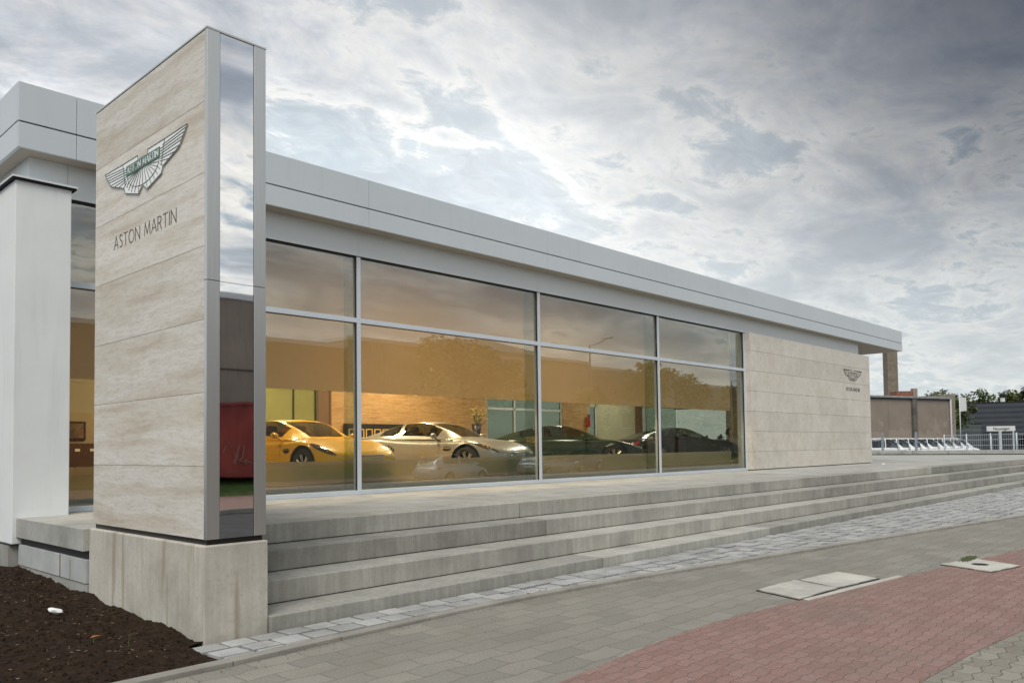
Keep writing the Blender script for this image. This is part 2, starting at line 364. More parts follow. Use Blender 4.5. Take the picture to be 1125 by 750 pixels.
strip('ground', lambda x: cy_(x)-6.5, lambda x: 400, -.012, M['asphalt'], thick=.11)
strip('pavement', lambda x: cy_(x)-6.42, lambda x: cy_(x)+.002, 0, M['paver'])
strip('cycle_path', lambda x: cy_(x)-4.02+(.0 if x > 5 else (5-x)*.02), lambda x: cy_(x)-2.02-.16*max(0, min(1, (6.4-x)/2.2)), .004, M['red'])
strip('pavement', lambda x: cy_(x)-6.42, lambda x: cy_(x)-4.02+(.0 if x > 5 else (5-x)*.02)-.005, .004, M['paver_small'])
strip('opposite_pavement', lambda x: -14.2, lambda x: cy_(x)-13.2, 0.0, M['red'], thick=.12)
strip('kerb', lambda x: cy_(x)-6.62, lambda x: cy_(x)-6.42, .01, M['curb'], thick=.13)
strip('kerb', lambda x: cy_(x)-13.2, lambda x: cy_(x)-13.05, .01, M['curb'], thick=.13)
# grass bank opposite
gb = MB(); vs = []; fs = []; nx, ny = 80, 10
for i in range(nx+1):
    for j in range(ny+1):
        x = -40+i*1.6; y = -14.2-j*.9; z = min(.7, j*.22)+.05*noise.noise((x*.6, y*.6, 0))
        vs.append((x, y, max(z, .002)))
for i in range(nx):
    for j in range(ny): a = i*(ny+1)+j; fs.append((a, a+1, a+ny+2, a+ny+1))
gb.add(vs, fs); tag(gb.build('grass_bank', M['grass'], smooth=True), kind='structure')
# curb edging between pavement and cobbles
cb = MB(); x = -8.0
while x < 60:
    x2 = x+1.0; y0, y1 = cy_(x+.004), cy_(x2-.004); dz = rnd(-.003, .003); tn = rnd(.2, .9) if x < 7 else rnd(.8, 1)
    vs = [(x+.004, y0+.01, -.1), (x2-.004, y1+.01, -.1), (x2-.004, y1+.13, -.1), (x+.004, y0+.13, -.1),
          (x+.004, y0+.01, .035+dz), (x2-.004, y1+.01, .035+dz), (x2-.004, y1+.13, .035+dz), (x+.004, y0+.13, .035+dz)]
    cb.add(vs, [(3,2,1,0),(4,5,6,7),(0,1,5,4),(1,2,6,5),(2,3,7,6),(3,0,4,7)], tn); x = x2
tag(cb.build('kerb', M['curb'], bevel=.008), kind='structure')
# cobbles: wedge between steps and curb
bed = simple('joint_sand', (.03, .028, .024), .95, var=.3, scale=20, bumps=.6)
strip('cobble_bed', lambda x: cy_(x)+.12, lambda x: 6.46, -.006, bed, xs=[3.0+.5*i for i in range(104)])
co = MB()
for r in range(40):
    ytop = 6.44-r*.245; x = 3.0+(r % 2)*.06+rnd(0, .03)
    if r < 2: x = 2.98+r*.04-rnd(0, .06)
    while x < 54:
        ln = rnd(.255, .285) if x < 9 else rnd(.17, .26); x2 = x+ln; lowlim = cy_((x+x2)/2)+.14
        y1 = ytop-rnd(.012, .022); y0 = max(ytop-.245+rnd(.016, .028), lowlim)
        if y1-y0 > .05:
            j = lambda: rnd(-.006, .006)
            h = rnd(.016, .034) if x > 6 else rnd(.022, .030); a = x+.016; b = x2-.016; tl = rnd(-.004, .004)
            c = [(a+j(), y0+j()*.5), (b+j(), y0+j()*.5), (b+j(), y1+j()*.5), (a+j(), y1+j()*.5)]
            ins = .012; cx, cyc = (a+b)/2, (y0+y1)/2
            top = [(p[0]+(ins if p[0] < cx else -ins), p[1]+(ins if p[1] < cyc else -ins)) for p in c]
            vs = [(p[0], p[1], -.03) for p in c]+[(p[0], p[1], h-.006) for p in c]+[(p[0], p[1], h+(tl if k < 2 else -tl)) for k, p in enumerate(top)]
            fs = []
            for q in (0, 4):
                for k in range(4): fs.append((q+k, q+(k+1) % 4, q+4+(k+1) % 4, q+4+k))
            fs.append((8, 9, 10, 11)); co.add(vs, fs, random.random())
        x = x2
tag(co.build('cobble_strip', M['cobble']), kind='structure')

# soil bed
def soil_mat():
    m, t, b, o = newmat('dark_soil'); P = pos(t); n = noise_(t, P, 14, 8, .75); n2 = noise_(t, P, 90, 3, .7)
    c = ramp(t, n, [(.3, (.014, .009, .006)), (.55, (.038, .024, .015)), (.8, (.09, .058, .036))])
    c = mixc(t, math_(t, 'MULTIPLY', ramp(t, n2, [(.68, 0), (.74, 1)]), .5), c, (.20, .13, .08))
    L(t, c, b.inputs['Base Color']); b.inputs['Roughness'].default_value = 1; b.inputs['Specular IOR Level'].default_value = .15
    bump(t, b, n, 1, .03); return m
M['soil'] = soil_mat()
def soil_z(x, y):
    t = min(max((y-6.0)/5.4, 0), 1)
    z = .015+.20*t**1.1+.10*max(0, min(1, (2.9-x)/3))*min(1, max(0, (y-6.3)/1.5))
    n = noise.fractal((x*1.6, y*1.6, 0), 1.0, 2.0, 3)*.035+noise.fractal((x*7, y*7, 3), .8, 2.0, 4)*.020+noise.fractal((x*28, y*28, 5), .7, 2.0, 2)*.006
    k = min(1, max(0, (y-5.86)/.35)); k2 = min(1, max(0.12, (3.22-x)/.35)) if y < 6.5 else 1
    return (z+n)*k*k2
so = MB(); vs = []; fs = []; nx, ny = 300, 330
for i in range(nx+1):
    u = i/nx; x = 3.16-u**1.5*9.2
    for j in range(ny+1):
        y = 5.84+(j/ny)**1.25*11
        xx = x if y > 6.49 else min(x, 3.16 if i > 0 else 3.02)
        if y < 6.49 and x > 3.0: xx = 3.0
        vs.append((xx, y, soil_z(xx, y)))
for i in range(nx):
    for j in range(ny): a = i*(ny+1)+j; fs.append((a, a+1, a+ny+2, a+ny+1))
so.add(vs, fs); tag(so.build('soil_bed', M['soil'], smooth=True), kind='structure')
cl = MB()
for k in range(2600):
    x = 3.05-abs(random.gauss(0, 1.3)); y = rnd(5.95, 11.2)
    if x > 2.95 and y < 6.5: continue
    r = rnd(.006, .017)*(1.5 if random.random() < .08 else 1); c = Vector((x, y, soil_z(x, y)+r*.2)); vs = []
    for d in ((1,0,0),(-1,0,0),(0,1,0),(0,-1,0),(0,0,1),(0,0,-1)): vs.append(c+Vector(d)*r*rnd(.6, 1.2)+Vector((rnd(-1,1), rnd(-1,1), 0))*r*.3)
    cl.add(vs, [(0,2,4),(2,1,4),(1,3,4),(3,0,4),(2,0,5),(1,2,5),(3,1,5),(0,3,5)])
tag(cl.build('soil_clods', M['soil']), 'loose crumbs of dark soil over the planting bed', 'soil', kind='stuff')
ch = MB(); chm = simple('bark_chip', (.24, .17, .11), .9, var=.3, scale=30)
for k in range(170):
    x = 3.0-abs(random.gauss(0, 1.1)); y = rnd(6.2, 10.8)
    ch.obox((x, y, soil_z(x, y)+.006), (rnd(.008, .035), rnd(.004, .010), .004), rnd(0, 3))
tag(ch.build('bark_chips', chm), 'pale bark chips and fibres scattered over the dark soil', 'bark chips', kind='stuff')

# ------------------------------------------------------------------ terrace
JX = [8.55+4.81*i for i in range(10)]
ter = thing('terrace', 'long concrete terrace with four broad steps before the glass front', 'terrace', (3.08, 6.45, 0))
def blocks(mb, x0, x1, y0, y1, z0, z1, off=0, light=()):
    xs = [x0]+[j+off for j in JX if x0+.3 < j+off < x1]+[x1]
    for i, (a, b) in enumerate(zip(xs, xs[1:])):
        tn = rnd(.15, .75)
        if i in light: tn = 1.0
        mb.box((a+.008, y0, z0), (b-.008, y1, z1), tn)
XE = 54.5
tops = [.15, .37, .59, .81]; ys = [6.45, 6.95, 7.45, 7.95]
for k in range(4):
    m = MB(); h = .212 if k else .25
    blocks(m, 3.725, XE, ys[k], ys[k]+.54, tops[k]-h, tops[k], off=(.0, -.02, .03, .02)[k], light={0: (1,), 1: (1, 2), 2: (), 3: (4,)}[k])
    m.build('step', M['step'], ter, bevel=.008)
m = MB(); m.box((3.735, 6.9, -.05), (XE-.02, 7.4, .135)); m.box((3.735, 7.4, -.05), (XE-.02, 7.9, .355)); m.box((3.735, 7.9, -.05), (XE-.02, 11.9, .575));  m.box((3.19, 9.1, -.05), (3.735, 11.6, .56)); m.build('core', M['gap'], ter)
m = MB(); yy = [8.49, 9.62, 10.75, 11.86]
xs = [3.725]+[3.75+2.4*i for i in range(1, 22)]+[XE]
for i, (a, b) in enumerate(zip(xs, xs[1:])):
    for c, d in zip(yy, yy[1:]): m.box((a+.003, c+.003, .60), (b-.003, d-.003, .81+rnd(-.001, .001)), rnd(.2, .8))
for c, d in ((9.085, 11.42), ): m.box((3.08, c, .575), (3.725, d, .811), .55)
for i, (a, b) in enumerate(zip([33.1+2.4*i for i in range(9)], [33.1+2.4*i for i in range(1, 10)])):
    for c in range(4): m.box((a, 11.86+c*1.9, .60), (min(b, XE)-.006, 11.86+(c+1)*1.9-.006, .81), rnd(.2, .8))
m.build('paving_slabs', M['slab'], ter, bevel=.005)
m = MB(); yb = 9.09
for ln in (.72, .60, .98): m.box((3.115, yb, .235), (3.18, yb+ln-.006, .485), rnd(.3, .7)); yb += ln
m.build('edge_boards', M['foam'], ter, bevel=.004)
m = MB(); yb = 9.09
for ln in (.55, .45, .62, .68): m.box((3.125, yb, -.1), (3.18, yb+ln-.01, .228), rnd(.3, .7)); yb += ln
m.build('edge_footing', M['footing'], ter, bevel=.004)
m = MB(); m.box((3.14, 9.1, .485), (3.2, 11.4, .577)); m.build('dark_joint', M['bitumen'], ter)
rust = simple('rust_stain', (.20, .11, .055), .9, var=.4, scale=9)
for q in (((3.112, 9.86, .24), (3.119, 9.885, .483)), ((3.112, 9.55, .24), (3.119, 9.558, .45))): MB().box(*q).build('rust_streak', rust, ter)

# ------------------------------------------------------------------ sign pylon
py = thing('sign_pylon', 'tall travertine and steel sign pylon on a concrete plinth by the steps', 'sign pylon', (3.43, 7.8, 0))
m = MB(); m.box((3.14, 6.49, -.1), (3.728, 9.08, .815), .5); m.build('plinth', M['plinth'], py, bevel=.012)
m = MB(); m.box((3.19, 6.545, .815), (3.70, 9.03, .862)); m.build('shadow_joint', M['black'], py)
m = MB(); zs = [.862, 1.477, 2.10, 2.72, 3.35, 3.98, 4.60, 5.22]
for a, b in zip(zs, zs[1:]): m.box((3.17, 6.56, a+.0015), (3.30, 9.045, b-.0015), rnd(.3, .8))
m.build('stone_cladding', M['trav'], py, bevel=.0015)
m = MB(); m.box((3.19, 6.55, .87), (3.70, 9.04, 5.215)); m.build('core', M['gap'], py)
for x0, x1 in ((3.17, 3.288), (3.607, 3.722)):
    m = MB()
    for a, b in ((.862, 3.052), (3.056, 5.225)): m.box((x0, 6.515, a), (x1, 6.56, b))
    if x0 > 3.5: m.box((3.70, 6.56, .862), (3.722, 9.045, 5.225))
    m.build('steel_edge', M['steel'], py, bevel=.003)
m = MB()
for a, b in ((.862, 3.052), (3.056, 5.225)): m.box((3.292, 6.522, a), (3.603, 6.55, b))
m.build('mirror_panel', M['mirror'], py)
m = MB(); m.box((3.165, 6.51, 5.225), (3.726, 9.05, 5.24)); m.build('top_cap', M['steel'], py)

# lettering drawn as strokes: glyphs in a unit cell (x 0..w, z 0..1)
GL = {
 'A': (.72, [[(0, 0), (.36, 1)], [(.36, 1), (.72, 0)], [(.13, .34), (.59, .34)]]),
 'S': (.50, [[(.46, .86), (.36, .98), (.20, 1), (.06, .90), (.05, .74), (.16, .60), (.34, .47), (.46, .34), (.47, .17), (.36, .03), (.18, 0), (.03, .12)]]),
 'T': (.64, [[(0, 1), (.64, 1)], [(.32, 1), (.32, 0)]]),
 'O': (.84, [[(.42+.42*math.cos(a*math.pi/12), .5+.5*math.sin(a*math.pi/12)) for a in range(25)]]),
 'N': (.70, [[(0, 0), (0, 1)], [(0, 1), (.70, 0)], [(.70, 0), (.70, 1)]]),
 'M': (.86, [[(0, 0), (.10, 1)], [(.10, 1), (.43, .12)], [(.43, .12), (.76, 1)], [(.76, 1), (.86, 0)]]),
 'R': (.54, [[(0, 0), (0, 1)], [(0, 1), (.30, .99), (.46, .88), (.47, .66), (.34, .52), (0, .50)], [(.26, .50), (.54, 0)]]),
 'I': (.06, [[(.03, 0), (.03, 1)]]), ' ': (.30, [])}
def text_strokes(mb, txt, width, height, fn, th, sp=.20, d=(0, .004)):
    tot = sum(GL[c][0] for c in txt)+sp*(len(txt)-1); k = width/tot; x = 0
    for c in txt:
        gw, st = GL[c]
        for s_ in st:
            for i, ((a, b), (c2, d2)) in enumerate(zip(s_, s_[1:])):
                p = Vector(((x+a)*k, b*height)); q = Vector(((x+c2)*k, d2*height)); e = (q-p)
                if e.length < 1e-6: continue
                e.normalize(); n_ = Vector((-e.y, e.x)); tt = th*(1.25 if e.y < -.3 or abs(e.x) < .1 else .75); n_ *= tt/2; e2 = e*tt*.3
                mb.prism([tuple(p-n_-e2), tuple(q-n_+e2), tuple(q+n_+e2), tuple(p+n_-e2)], fn, d[0], d[1])
        x += gw+sp
def emblem(parent, fn, white=True):
    """fn(u, z, d): u left to right as read, d outward"""
    half = [(.02, 4.335), (.02, 4.155), (.10, 4.10), (.415, 4.175), (.45, 4.235), (.79, 4.33), (.87, 4.41), (.95, 4.487), (.49, 4.48), (.115, 4.48), (.115, 4.335)]
    em = None
    wing = MB()
    for s in (-1, 1): wing.prism([(s*a, b) for a, b in half], fn, 0, .010)
    wing.prism([(-.02, 4.16), (.02, 4.16), (.02, 4.335), (-.02, 4.335)], fn, 0, .010)
    em = wing.build('wing_emblem', M['feather'] if white else M['lime'], parent)
    ln = MB(); t_ = .0042 if white else .018
    def seg(p, q, th=t_):
        p, q = Vector(p), Vector(q); e = (q-p).normalized(); n_ = Vector((-e.y, e.x))*th/2; e *= th*.4
        ln.prism([tuple(p-n_-e), tuple(q-n_+e), tuple(q+n_+e), tuple(p+n_-e)], fn, .0105, .014)
    for s in (-1, 1):
        o = [(.02, 4.155), (.10, 4.10), (.415, 4.175), (.45, 4.235), (.79, 4.33), (.87, 4.41), (.95, 4.487), (.49, 4.48), (.115, 4.48), (.115, 4.435)]
        for a, b in zip(o, o[1:]): seg((s*a[0], a[1]), (s*b[0], b[1]), t_*1.3)
        seg((s*.49, 4.48), (s*.47, 4.44)); seg((s*.47, 4.44), (s*.42, 4.25))
        fan = [((.44, 4.435), (.925, 4.465)), ((.40, 4.41), (.895, 4.435)), ((.40, 4.385), (.87, 4.405)), ((.40, 4.36), (.84, 4.378)), ((.40, 4.335), (.80, 4.34)), ((.40, 4.315), (.70, 4.305)), ((.39, 4.295), (.58, 4.272)), ((.38, 4.275), (.45, 4.24))]
        for a, b in (fan if white else fan[::3]): seg((s*a[0], a[1]), (s*b[0], b[1]))
        for k in range(1, 7 if white else 3):
            a = k*(math.pi/2)/(7 if white else 3); x0 = .37*math.sin(a)*.35; x1 = .37*math.sin(a); z1 = 4.335-.165*math.cos(a)
            seg((s*x0, 4.335), (s*x1, z1))
            if k < 6: seg((s*x1, z1), (s*(x1*1.12+.01), 4.335-.165*math.cos(a)-.055*(1.1-a*.35)))
    seg((0, 4.335), (0, 4.165))
    U = [(.37*math.sin(a), 4.335-.165*math.cos(a)) for a in [-math.pi/2+i*math.pi/20 for i in range(21)]]
    for a, b in zip(U, U[1:]): seg(a, b)
    o = ln.build('feather_lines', M['lineg'] if white else M['black'], em)
    bn = MB(); bn.prism([(-.385, 4.333), (.385, 4.333), (.385, 4.432), (-.385, 4.432)], fn, .011, .017)
    bo = bn.build('name_banner', M['green'] if white else M['lime'], em)
    tx = MB(); text_strokes(tx, 'ASTON MARTIN', .72, .062, lambda u, v, d: fn(u-.36, v+4.352, d), .0085 if white else .013, sp=.18, d=(.0172, .019))
    tx.build('banner_lettering', M['feather'] if white else M['black'], em)
fl = lambda u, z, d: (3.17-d, 7.81-u, z)
emblem(py, fl)
m = MB(); text_strokes(m, 'ASTON MARTIN', 1.43, .125, lambda u, v, d: (3.17-d, 8.53-u, 3.662+v), .0095, sp=.22, d=(-.002, .003)); m.build('lettering', M['incise'], py)

# ------------------------------------------------------------------ showroom
FY = 11.80
sh = thing('showroom', 'long flat roofed glass showroom with silver fascia above the terrace', 'building', (3.08, 11.5, 0))
FL, FR, FB = 3.08, 36.60, 27.0
jx = [FL, 3.77]+[j for j in JX if j < FR]+[FR]
for nm, z0, z1, yo in (('upper_fascia', 5.845, 6.345, 0), ('lower_fascia', 5.50, 5.825, 0)):
    m = MB()
    for a, b in zip(jx, jx[1:]): m.box((a+.003, 11.46, z0), (b-.003, 11.50, z1), rnd(.4, .6))
    yb = 11.50
    while yb < FB: m.box((FL, yb+.003, z0), (FL+.04, min(yb+3.6, FB), z1)); m.box((FR-.04, yb+.003, z0), (FR, min(yb+3.6, FB), z1)); yb += 3.6
    m.build(nm, M['alu'], sh, bevel=.003)
m = MB(); m.box((FL+.03, 11.49, 5.53), (FR-.03, FB, 6.30)); m.build('roof_slab', M['gap'], sh)
m = MB(); m.box((FL+.035, 11.495, 5.505), (FR-.035, FB, 5.528)); m.build('soffit', M['soffit'], sh)
m = MB()
for a, b in zip([3.29, 3.77]+JX[:5], [3.77]+JX[:5]+[32.4]): m.box((a+.002, 11.78, 5.05), (b-.002, 11.84, 5.503))
yb = 11.84
while yb < 26: m.box((3.29, yb+.002, 5.05), (3.35, yb+3, 5.503)); yb += 3
m.build('frieze', M['alu2'], sh, bevel=.002)
m = MB(); m.box((3.6, 11.79, 5.025), (32.3, 11.9, 5.052)); m.build('window_head', M['gap'], sh)
# side wall at the left end
wl = MB(); wl.box((3.03, 11.35, .49), (3.68, 24, 5.04)); wo_ = wl.build('end_wall', M['render'], sh, bevel=.01)
m = MB(); m.box((2.985, 11.30, 5.062), (3.74, 24, 5.085)); m.build('wall_coping', M['alu2'], wo_)
m = MB(); m.box((2.995, 11.315, 5.038), (3.73, 24, 5.0615)); m.build('coping_underside', M['gap'], wo_)
m = MB(); m.box((3.01, 11.4, -.1), (3.6, 24, .47)); m.build('wall_plinth', M['footing'], wo_)
m = MB(); m.box((2.90, 11.8, .0), (3.01, 24, .215)); m.build('wall_footing', M['cover'], wo_)
m = MB(); m.box((3.02, 11.36, .47), (3.66, 24, .492)); m.build('plinth_seal', M['bitumen'], wo_)
# windows: one frame per bay with two panes
bays = [(3.70, 8.55), (8.55, 13.40), (13.40, 18.18), (18.18, 22.95)]
for i, (a, b) in enumerate(bays):
    m = MB(); w_ = .038
    m.box((b-w_, FY-.03, .812), (b+w_, FY+.10, 5.03))
    if i == 0: m.box((a-.02, FY-.03, .812), (a+.05, FY+.10, 5.03))
    x0 = a+(w_ if i else .05); x1 = b-w_
    m.box((x0, FY-.024, 3.85), (x1, FY+.09, 3.935))
    m.box((x0, FY-.024, .812), (x1, FY+.09, .885))
    fr = m.build('window', M['frame'], sh, bevel=.003)
    m = MB(); m.box((x0, FY+.030, .885), (x1, FY+.042, 3.85)); m.build('pane', M['glass'], fr)
    m = MB(); m.box((x0, FY+.030, 3.935), (x1, FY+.042, 5.03)); m.build('pane', M['glass'], fr)
    m = MB(); gk = .008
    m.box((x0, FY-.005, 3.85-gk), (x1, FY+.028, 3.85)); m.box((x0, FY-.005, 5.022), (x1, FY+.028, 5.03)); m.box((x1-gk, FY-.005, .885), (x1, FY+.028, 3.84)); m.box((x1-gk, FY-.005, 3.935), (x1, FY+.028, 5.02))
    m.build('gasket', M['black'], fr)
    m = MB(); m.box((b-.012, FY+.12, .9), (b+.012, FY+.42, 5.09)); m.build('glass_fin', M['fin'], sh)
BX0, BX1 = 3.72, 32.3
for i, (a, b) in enumerate(bays):
    m = MB(); m.box((a, 12.29, 2.655), (b-.001, 12.294, 5.098)); m.build('roller_blind', M['blind'], sh)
    m = MB(); m.box((a, 12.285, .90), (b-.001, 12.291, 1.405)); m.build('frosted_screen', M['frost'], sh)
# interior shell
FZ = .95
M['floor_in'] = simple('showroom_floor', (.42, .36, .28), .25, var=.06, scale=1)
M['ceil'] = simple('ceiling_paint', (.75, .73, .68), .9, var=.02)
M['wall_in'] = simple('cream_plaster', (.40, .36, .24), .85, var=.04)
M['olive'] = simple('olive_wall', (.42, .42, .30), .8, var=.04)
def m_woodstone():
    m, t, b, o = newmat('honey_stone_veneer'); n = noise_(t, pos(t, (1.2, 1, 14)), 1.3, 7, .6, .6); n2 = noise_(t, pos(t, (3, 1, 40)), 1.3, 5, .6)
    c = ramp(t, n, [(.3, (.34, .20, .08)), (.5, (.50, .32, .15)), (.7, (.60, .42, .22))]); c = mixc(t, math_(t, 'MULTIPLY', ramp(t, n2, [(.38, 1), (.5, 0)]), .4), c, (.25, .13, .05))
    L(t, c, b.inputs['Base Color']); b.inputs['Roughness'].default_value = .5; return m
M['honey'] = m_woodstone()
m = MB(); m.box((BX0, 12.30, .80), (BX1, 26, FZ)); m.build('floor_slab', M['floor_in'], sh)
m = MB(); m.box((BX0, 11.95, 5.10), (BX1, 26, 5.16)); m.build('ceiling', M['ceil'], sh)
m = MB(); m.box((BX0, 20.02, FZ), (11.2, 20.12, 5.1)); m.build('back_wall', M['wall_in'], sh)
for q in (((13.5, 19.95, FZ), (19.88, 20.12, 5.1)), ((24.04, 19.95, FZ), (25.64, 20.12, 5.1))): MB().box(*q).build('feature_wall', M['honey'], sh)
for q in (((13.08, 20.0, FZ), (13.5, 20.12, 5.1)), ((28.94, 20.0, FZ), (29.5, 20.12, 5.1))): MB().box(*q).build('brown_panel', simple('brown_veneer', (.17, .10, .055), .5), sh)
for q in (((26.24, 20.0, FZ), (28.94, 20.12, 5.1)), ((19.88, 20.0, 3.35), (24.04, 20.1, 5.1)), ((25.64, 20.0, 3.2), (26.24, 20.1, 5.1)), ((29.5, 20.0, 3.3), (32.3, 20.1, 5.1))): MB().box(*q).build('olive_wall', M['olive'], sh)
m = MB()
for xx in (11.3, 12.28, 13.0): m.box((xx-.02, 20.0, FZ), (xx+.02, 20.027, 5.1))
m.build('partition_frame', M['black'], sh)
m = MB(); m.box((11.2, 20.03, FZ), (13.08, 20.10, 5.1)); m.build('partition_panel', simple('olive_glass_panel', (.27, .29, .12), .15, var=.05), sh)
m = MB()
for xx in (19.92, 21.36, 22.8, 24.0, 25.70, 26.18, 29.55, 29.9): m.box((xx-.035, 20.0, FZ), (xx+.035, 20.08, 3.35))
m.box((19.9, 20.0, 2.95), (24.0, 20.05, 3.03)); m.build('rear_window_frame', M['frame'], sh)
for q in (((19.9, 20.03, FZ), (24.0, 20.045, 3.35)), ((25.7, 20.03, FZ), (26.2, 20.045, 3.2)), ((29.5, 20.03, FZ), (32.3, 20.045, 3.3))): MB().box(*q).build('rear_pane', M['tintglass'], sh)
for q in (((BX0+.1, 23, FZ), (19.8, 23.1, 5.1)), ((BX0, 12.4, FZ), (BX0+.1, 23, 5.1))): MB().box(*q).build('inner_wall', M['olive'], sh)
m = MB(); m.box((32.2, 11.9, .8), (32.4, 17.3, 5.5)); m.box((32.2, 17.3, 3.25), (32.4, 20.1, 5.5)); m.box((32.2, 17.3, .8), (32.4, 20.1, 1.0)); m.build('end_wall', simple('brown_brick_face', (.33, .26, .19), .8), sh)
m = MB(); m.box((32.29, 17.3, 1.0), (32.31, 20.0, 3.25)); m.build('side_pane', M['tint2'], sh)
m = MB(); m.box((22.95, 11.84, .8), (32.3, 11.95, 5.1)); m.build('front_wall', M['wall_in'], sh)
# stone screen wall
sw = MB(); zs = [.835]+[1.385+.62*i for i in range(6)]+[5.035]
for r, (a, b) in enumerate(zip(zs, zs[1:])):
    xb = 22.97+((r*1.7) % 2.6); xs = [22.97]
    while xb < 32.9:
        if xb-xs[-1] > .4: xs.append(xb)
        xb += 2.6
    xs.append(33.03)
    for c, d in zip(xs, xs[1:]): sw.box((c+.001, 11.60, a+.004), (d-.001, 11.86, b-.004), rnd(.3, .8))
sw.box((23.0, 11.615, .85), (33.0, 11.85, 5.02), 0)
st = sw.build('stone_screen', M['lime'], sh)
m = MB(); m.box((23.0, 11.63, .80), (33.0, 11.85, .84)); m.build('screen_base', M['gap'], sh)
fr_ = lambda u, z, d: (31.24+u*.93, 11.60-d, z-.12)
emblem(st, fr_, white=False)
m = MB(); text_strokes(m, 'ASTON MARTIN', 1.36, .125, lambda u, v, d: (30.57+u, 11.60-d, 3.575+v), .022, sp=.22, d=(-.002, .003)); m.build('lettering', M['black'], st)

# ceiling lamps inside the showroom (they are what lights the room)
def lamp(x, y, e, col=(1, .72, .42), z=4.95, size=.45):
    ld = bpy.data.lights.new('ceiling_light', 'AREA'); ld.energy = e; ld.color = col; ld.size = size; ld.shape = 'SQUARE'
    o = bpy.data.objects.new('ceiling_light', ld); COL.objects.link(o); o.location = (x, y, z); ld.energy = e*.62; return o
for x, y, e in ((6, 15.5, 80), (10, 15, 250), (10.5, 18, 220), (14.5, 15, 210), (15.5, 18.2, 260)): lamp(x, y, e)
for x, y, e in ((18.8, 15.5, 110), (21.5, 18, 60), (27.0, 18, 130), (23.5, 14.8, 90)): lamp(x, y, e, (1, .90, .72))

# ------------------------------------------------------------------ vehicles
def car_paint(name, col, metal=.0, rough=.28):
    m, t, b, o = newmat(name); b.inputs['Base Color'].default_value = (*col, 1); b.inputs['Metallic'].default_value = metal
    b.inputs['Roughness'].default_value = rough; b.inputs['Coat Weight'].default_value = .6; b.inputs['Coat Roughness'].default_value = .03
    n = noise_(t, pos(t, obj=True), 400, 2); L(t, ramp(t, n, [(.3, tuple(c*.93 for c in col)), (.7, tuple(min(1, c*1.07) for c in col))]), b.inputs['Base Color']); return m
M['tyre'] = simple('tyre_rubber', (.012, .012, .012), .75, obj=True)
M['rim'] = simple('alloy_rim', (.55, .55, .55), .3, metal=1, obj=True)
M['chrome'] = simple('chrome_trim', (.8, .8, .8), .12, metal=1, obj=True)
M['lampglass'] = simple('headlamp_lens', (.05, .05, .05), .08, obj=True, Coat_Weight=1.0)
M['lampcup'] = simple('headlamp_cup', (.85, .85, .85), .12, metal=1, obj=True)
M['redlamp'] = simple('tail_lamp_red', (.35, .01, .01), .15, obj=True)
M['plate'] = simple('number_plate_white', (.7, .7, .68), .4, obj=True)
SPORT = dict(X=(-2.35, 2.35), r=.345, axles=(-1.29, 1.45), track=.80,
  w=[(-2.35, .62), (-2.28, .74), (-2.1, .84), (-1.8, .91), (-1.29, .95), (-.7, .915), (0, .90), (.7, .905), (1.2, .935), (1.45, .945), (1.8, .90), (2.05, .83), (2.22, .72), (2.31, .60), (2.35, .50)],
  zt=[(-2.35, .72), (-2.28, .86), (-2.1, .935), (-1.8, .965), (-1.2, .97), (0, .95), (.7, .93), (1.0, .90), (1.45, .845), (1.8, .765), (2.05, .69), (2.22, .62), (2.31, .56), (2.35, .52)],
  zs=[(-2.35, .62), (-2.28, .74), (-2.1, .82), (-1.8, .87), (-1.29, .885), (-.6, .83), (.2, .80), (.9, .80), (1.45, .80), (1.8, .715), (2.05, .635), (2.22, .56), (2.31, .50), (2.35, .47)],
  zb=[(-2.35, .40), (-2.25, .28), (-2.0, .20), (-1.2, .17), (1.6, .16), (2.1, .18), (2.25, .22), (2.35, .27)],
  g=(-1.95, 1.02), gh=[(-1.95, .0), (-1.7, .065), (-1.3, .17), (-.8, .285), (-.35, .338), (0, .335), (.25, .285), (.5, .205), (.75, .11), (.92, .04), (1.02, .0)], gbw=.80, grw=.575,
  side=(-1.28, .52), ws=.16, rw=-.72, hl=True)
VAN = dict(X=(-2.45, 2.45), r=.33, axles=(-1.55, 1.50), track=.82,
  w=[(-2.45, .88), (-2.35, .94), (-1.5, .95), (1.4, .95), (1.9, .92), (2.25, .82), (2.40, .68), (2.45, .58)],
  zt=[(-2.45, 1.10), (1.2, 1.12), (1.5, 1.09), (1.9, 1.00), (2.25, .88), (2.40, .78), (2.45, .70)],
  zs=[(-2.45, 1.02), (1.2, 1.04), (1.5, 1.0), (1.9, .90), (2.25, .78), (2.40, .68), (2.45, .62)],
  zb=[(-2.45, .36), (-2.2, .26), (2.2, .24), (2.45, .30)],
  g=(-2.44, 1.62), gh=[(-2.44, .0), (-2.42, .45), (-2.36, .76), (-2.2, .83), (-1, .86), (.2, .86), (.55, .80), (.9, .60), (1.3, .27), (1.55, .05), (1.62, 0)], gbw=.90, grw=.76,
  side=(-2.1, 1.0), ws=.62, rw=-2.40, hl=False)
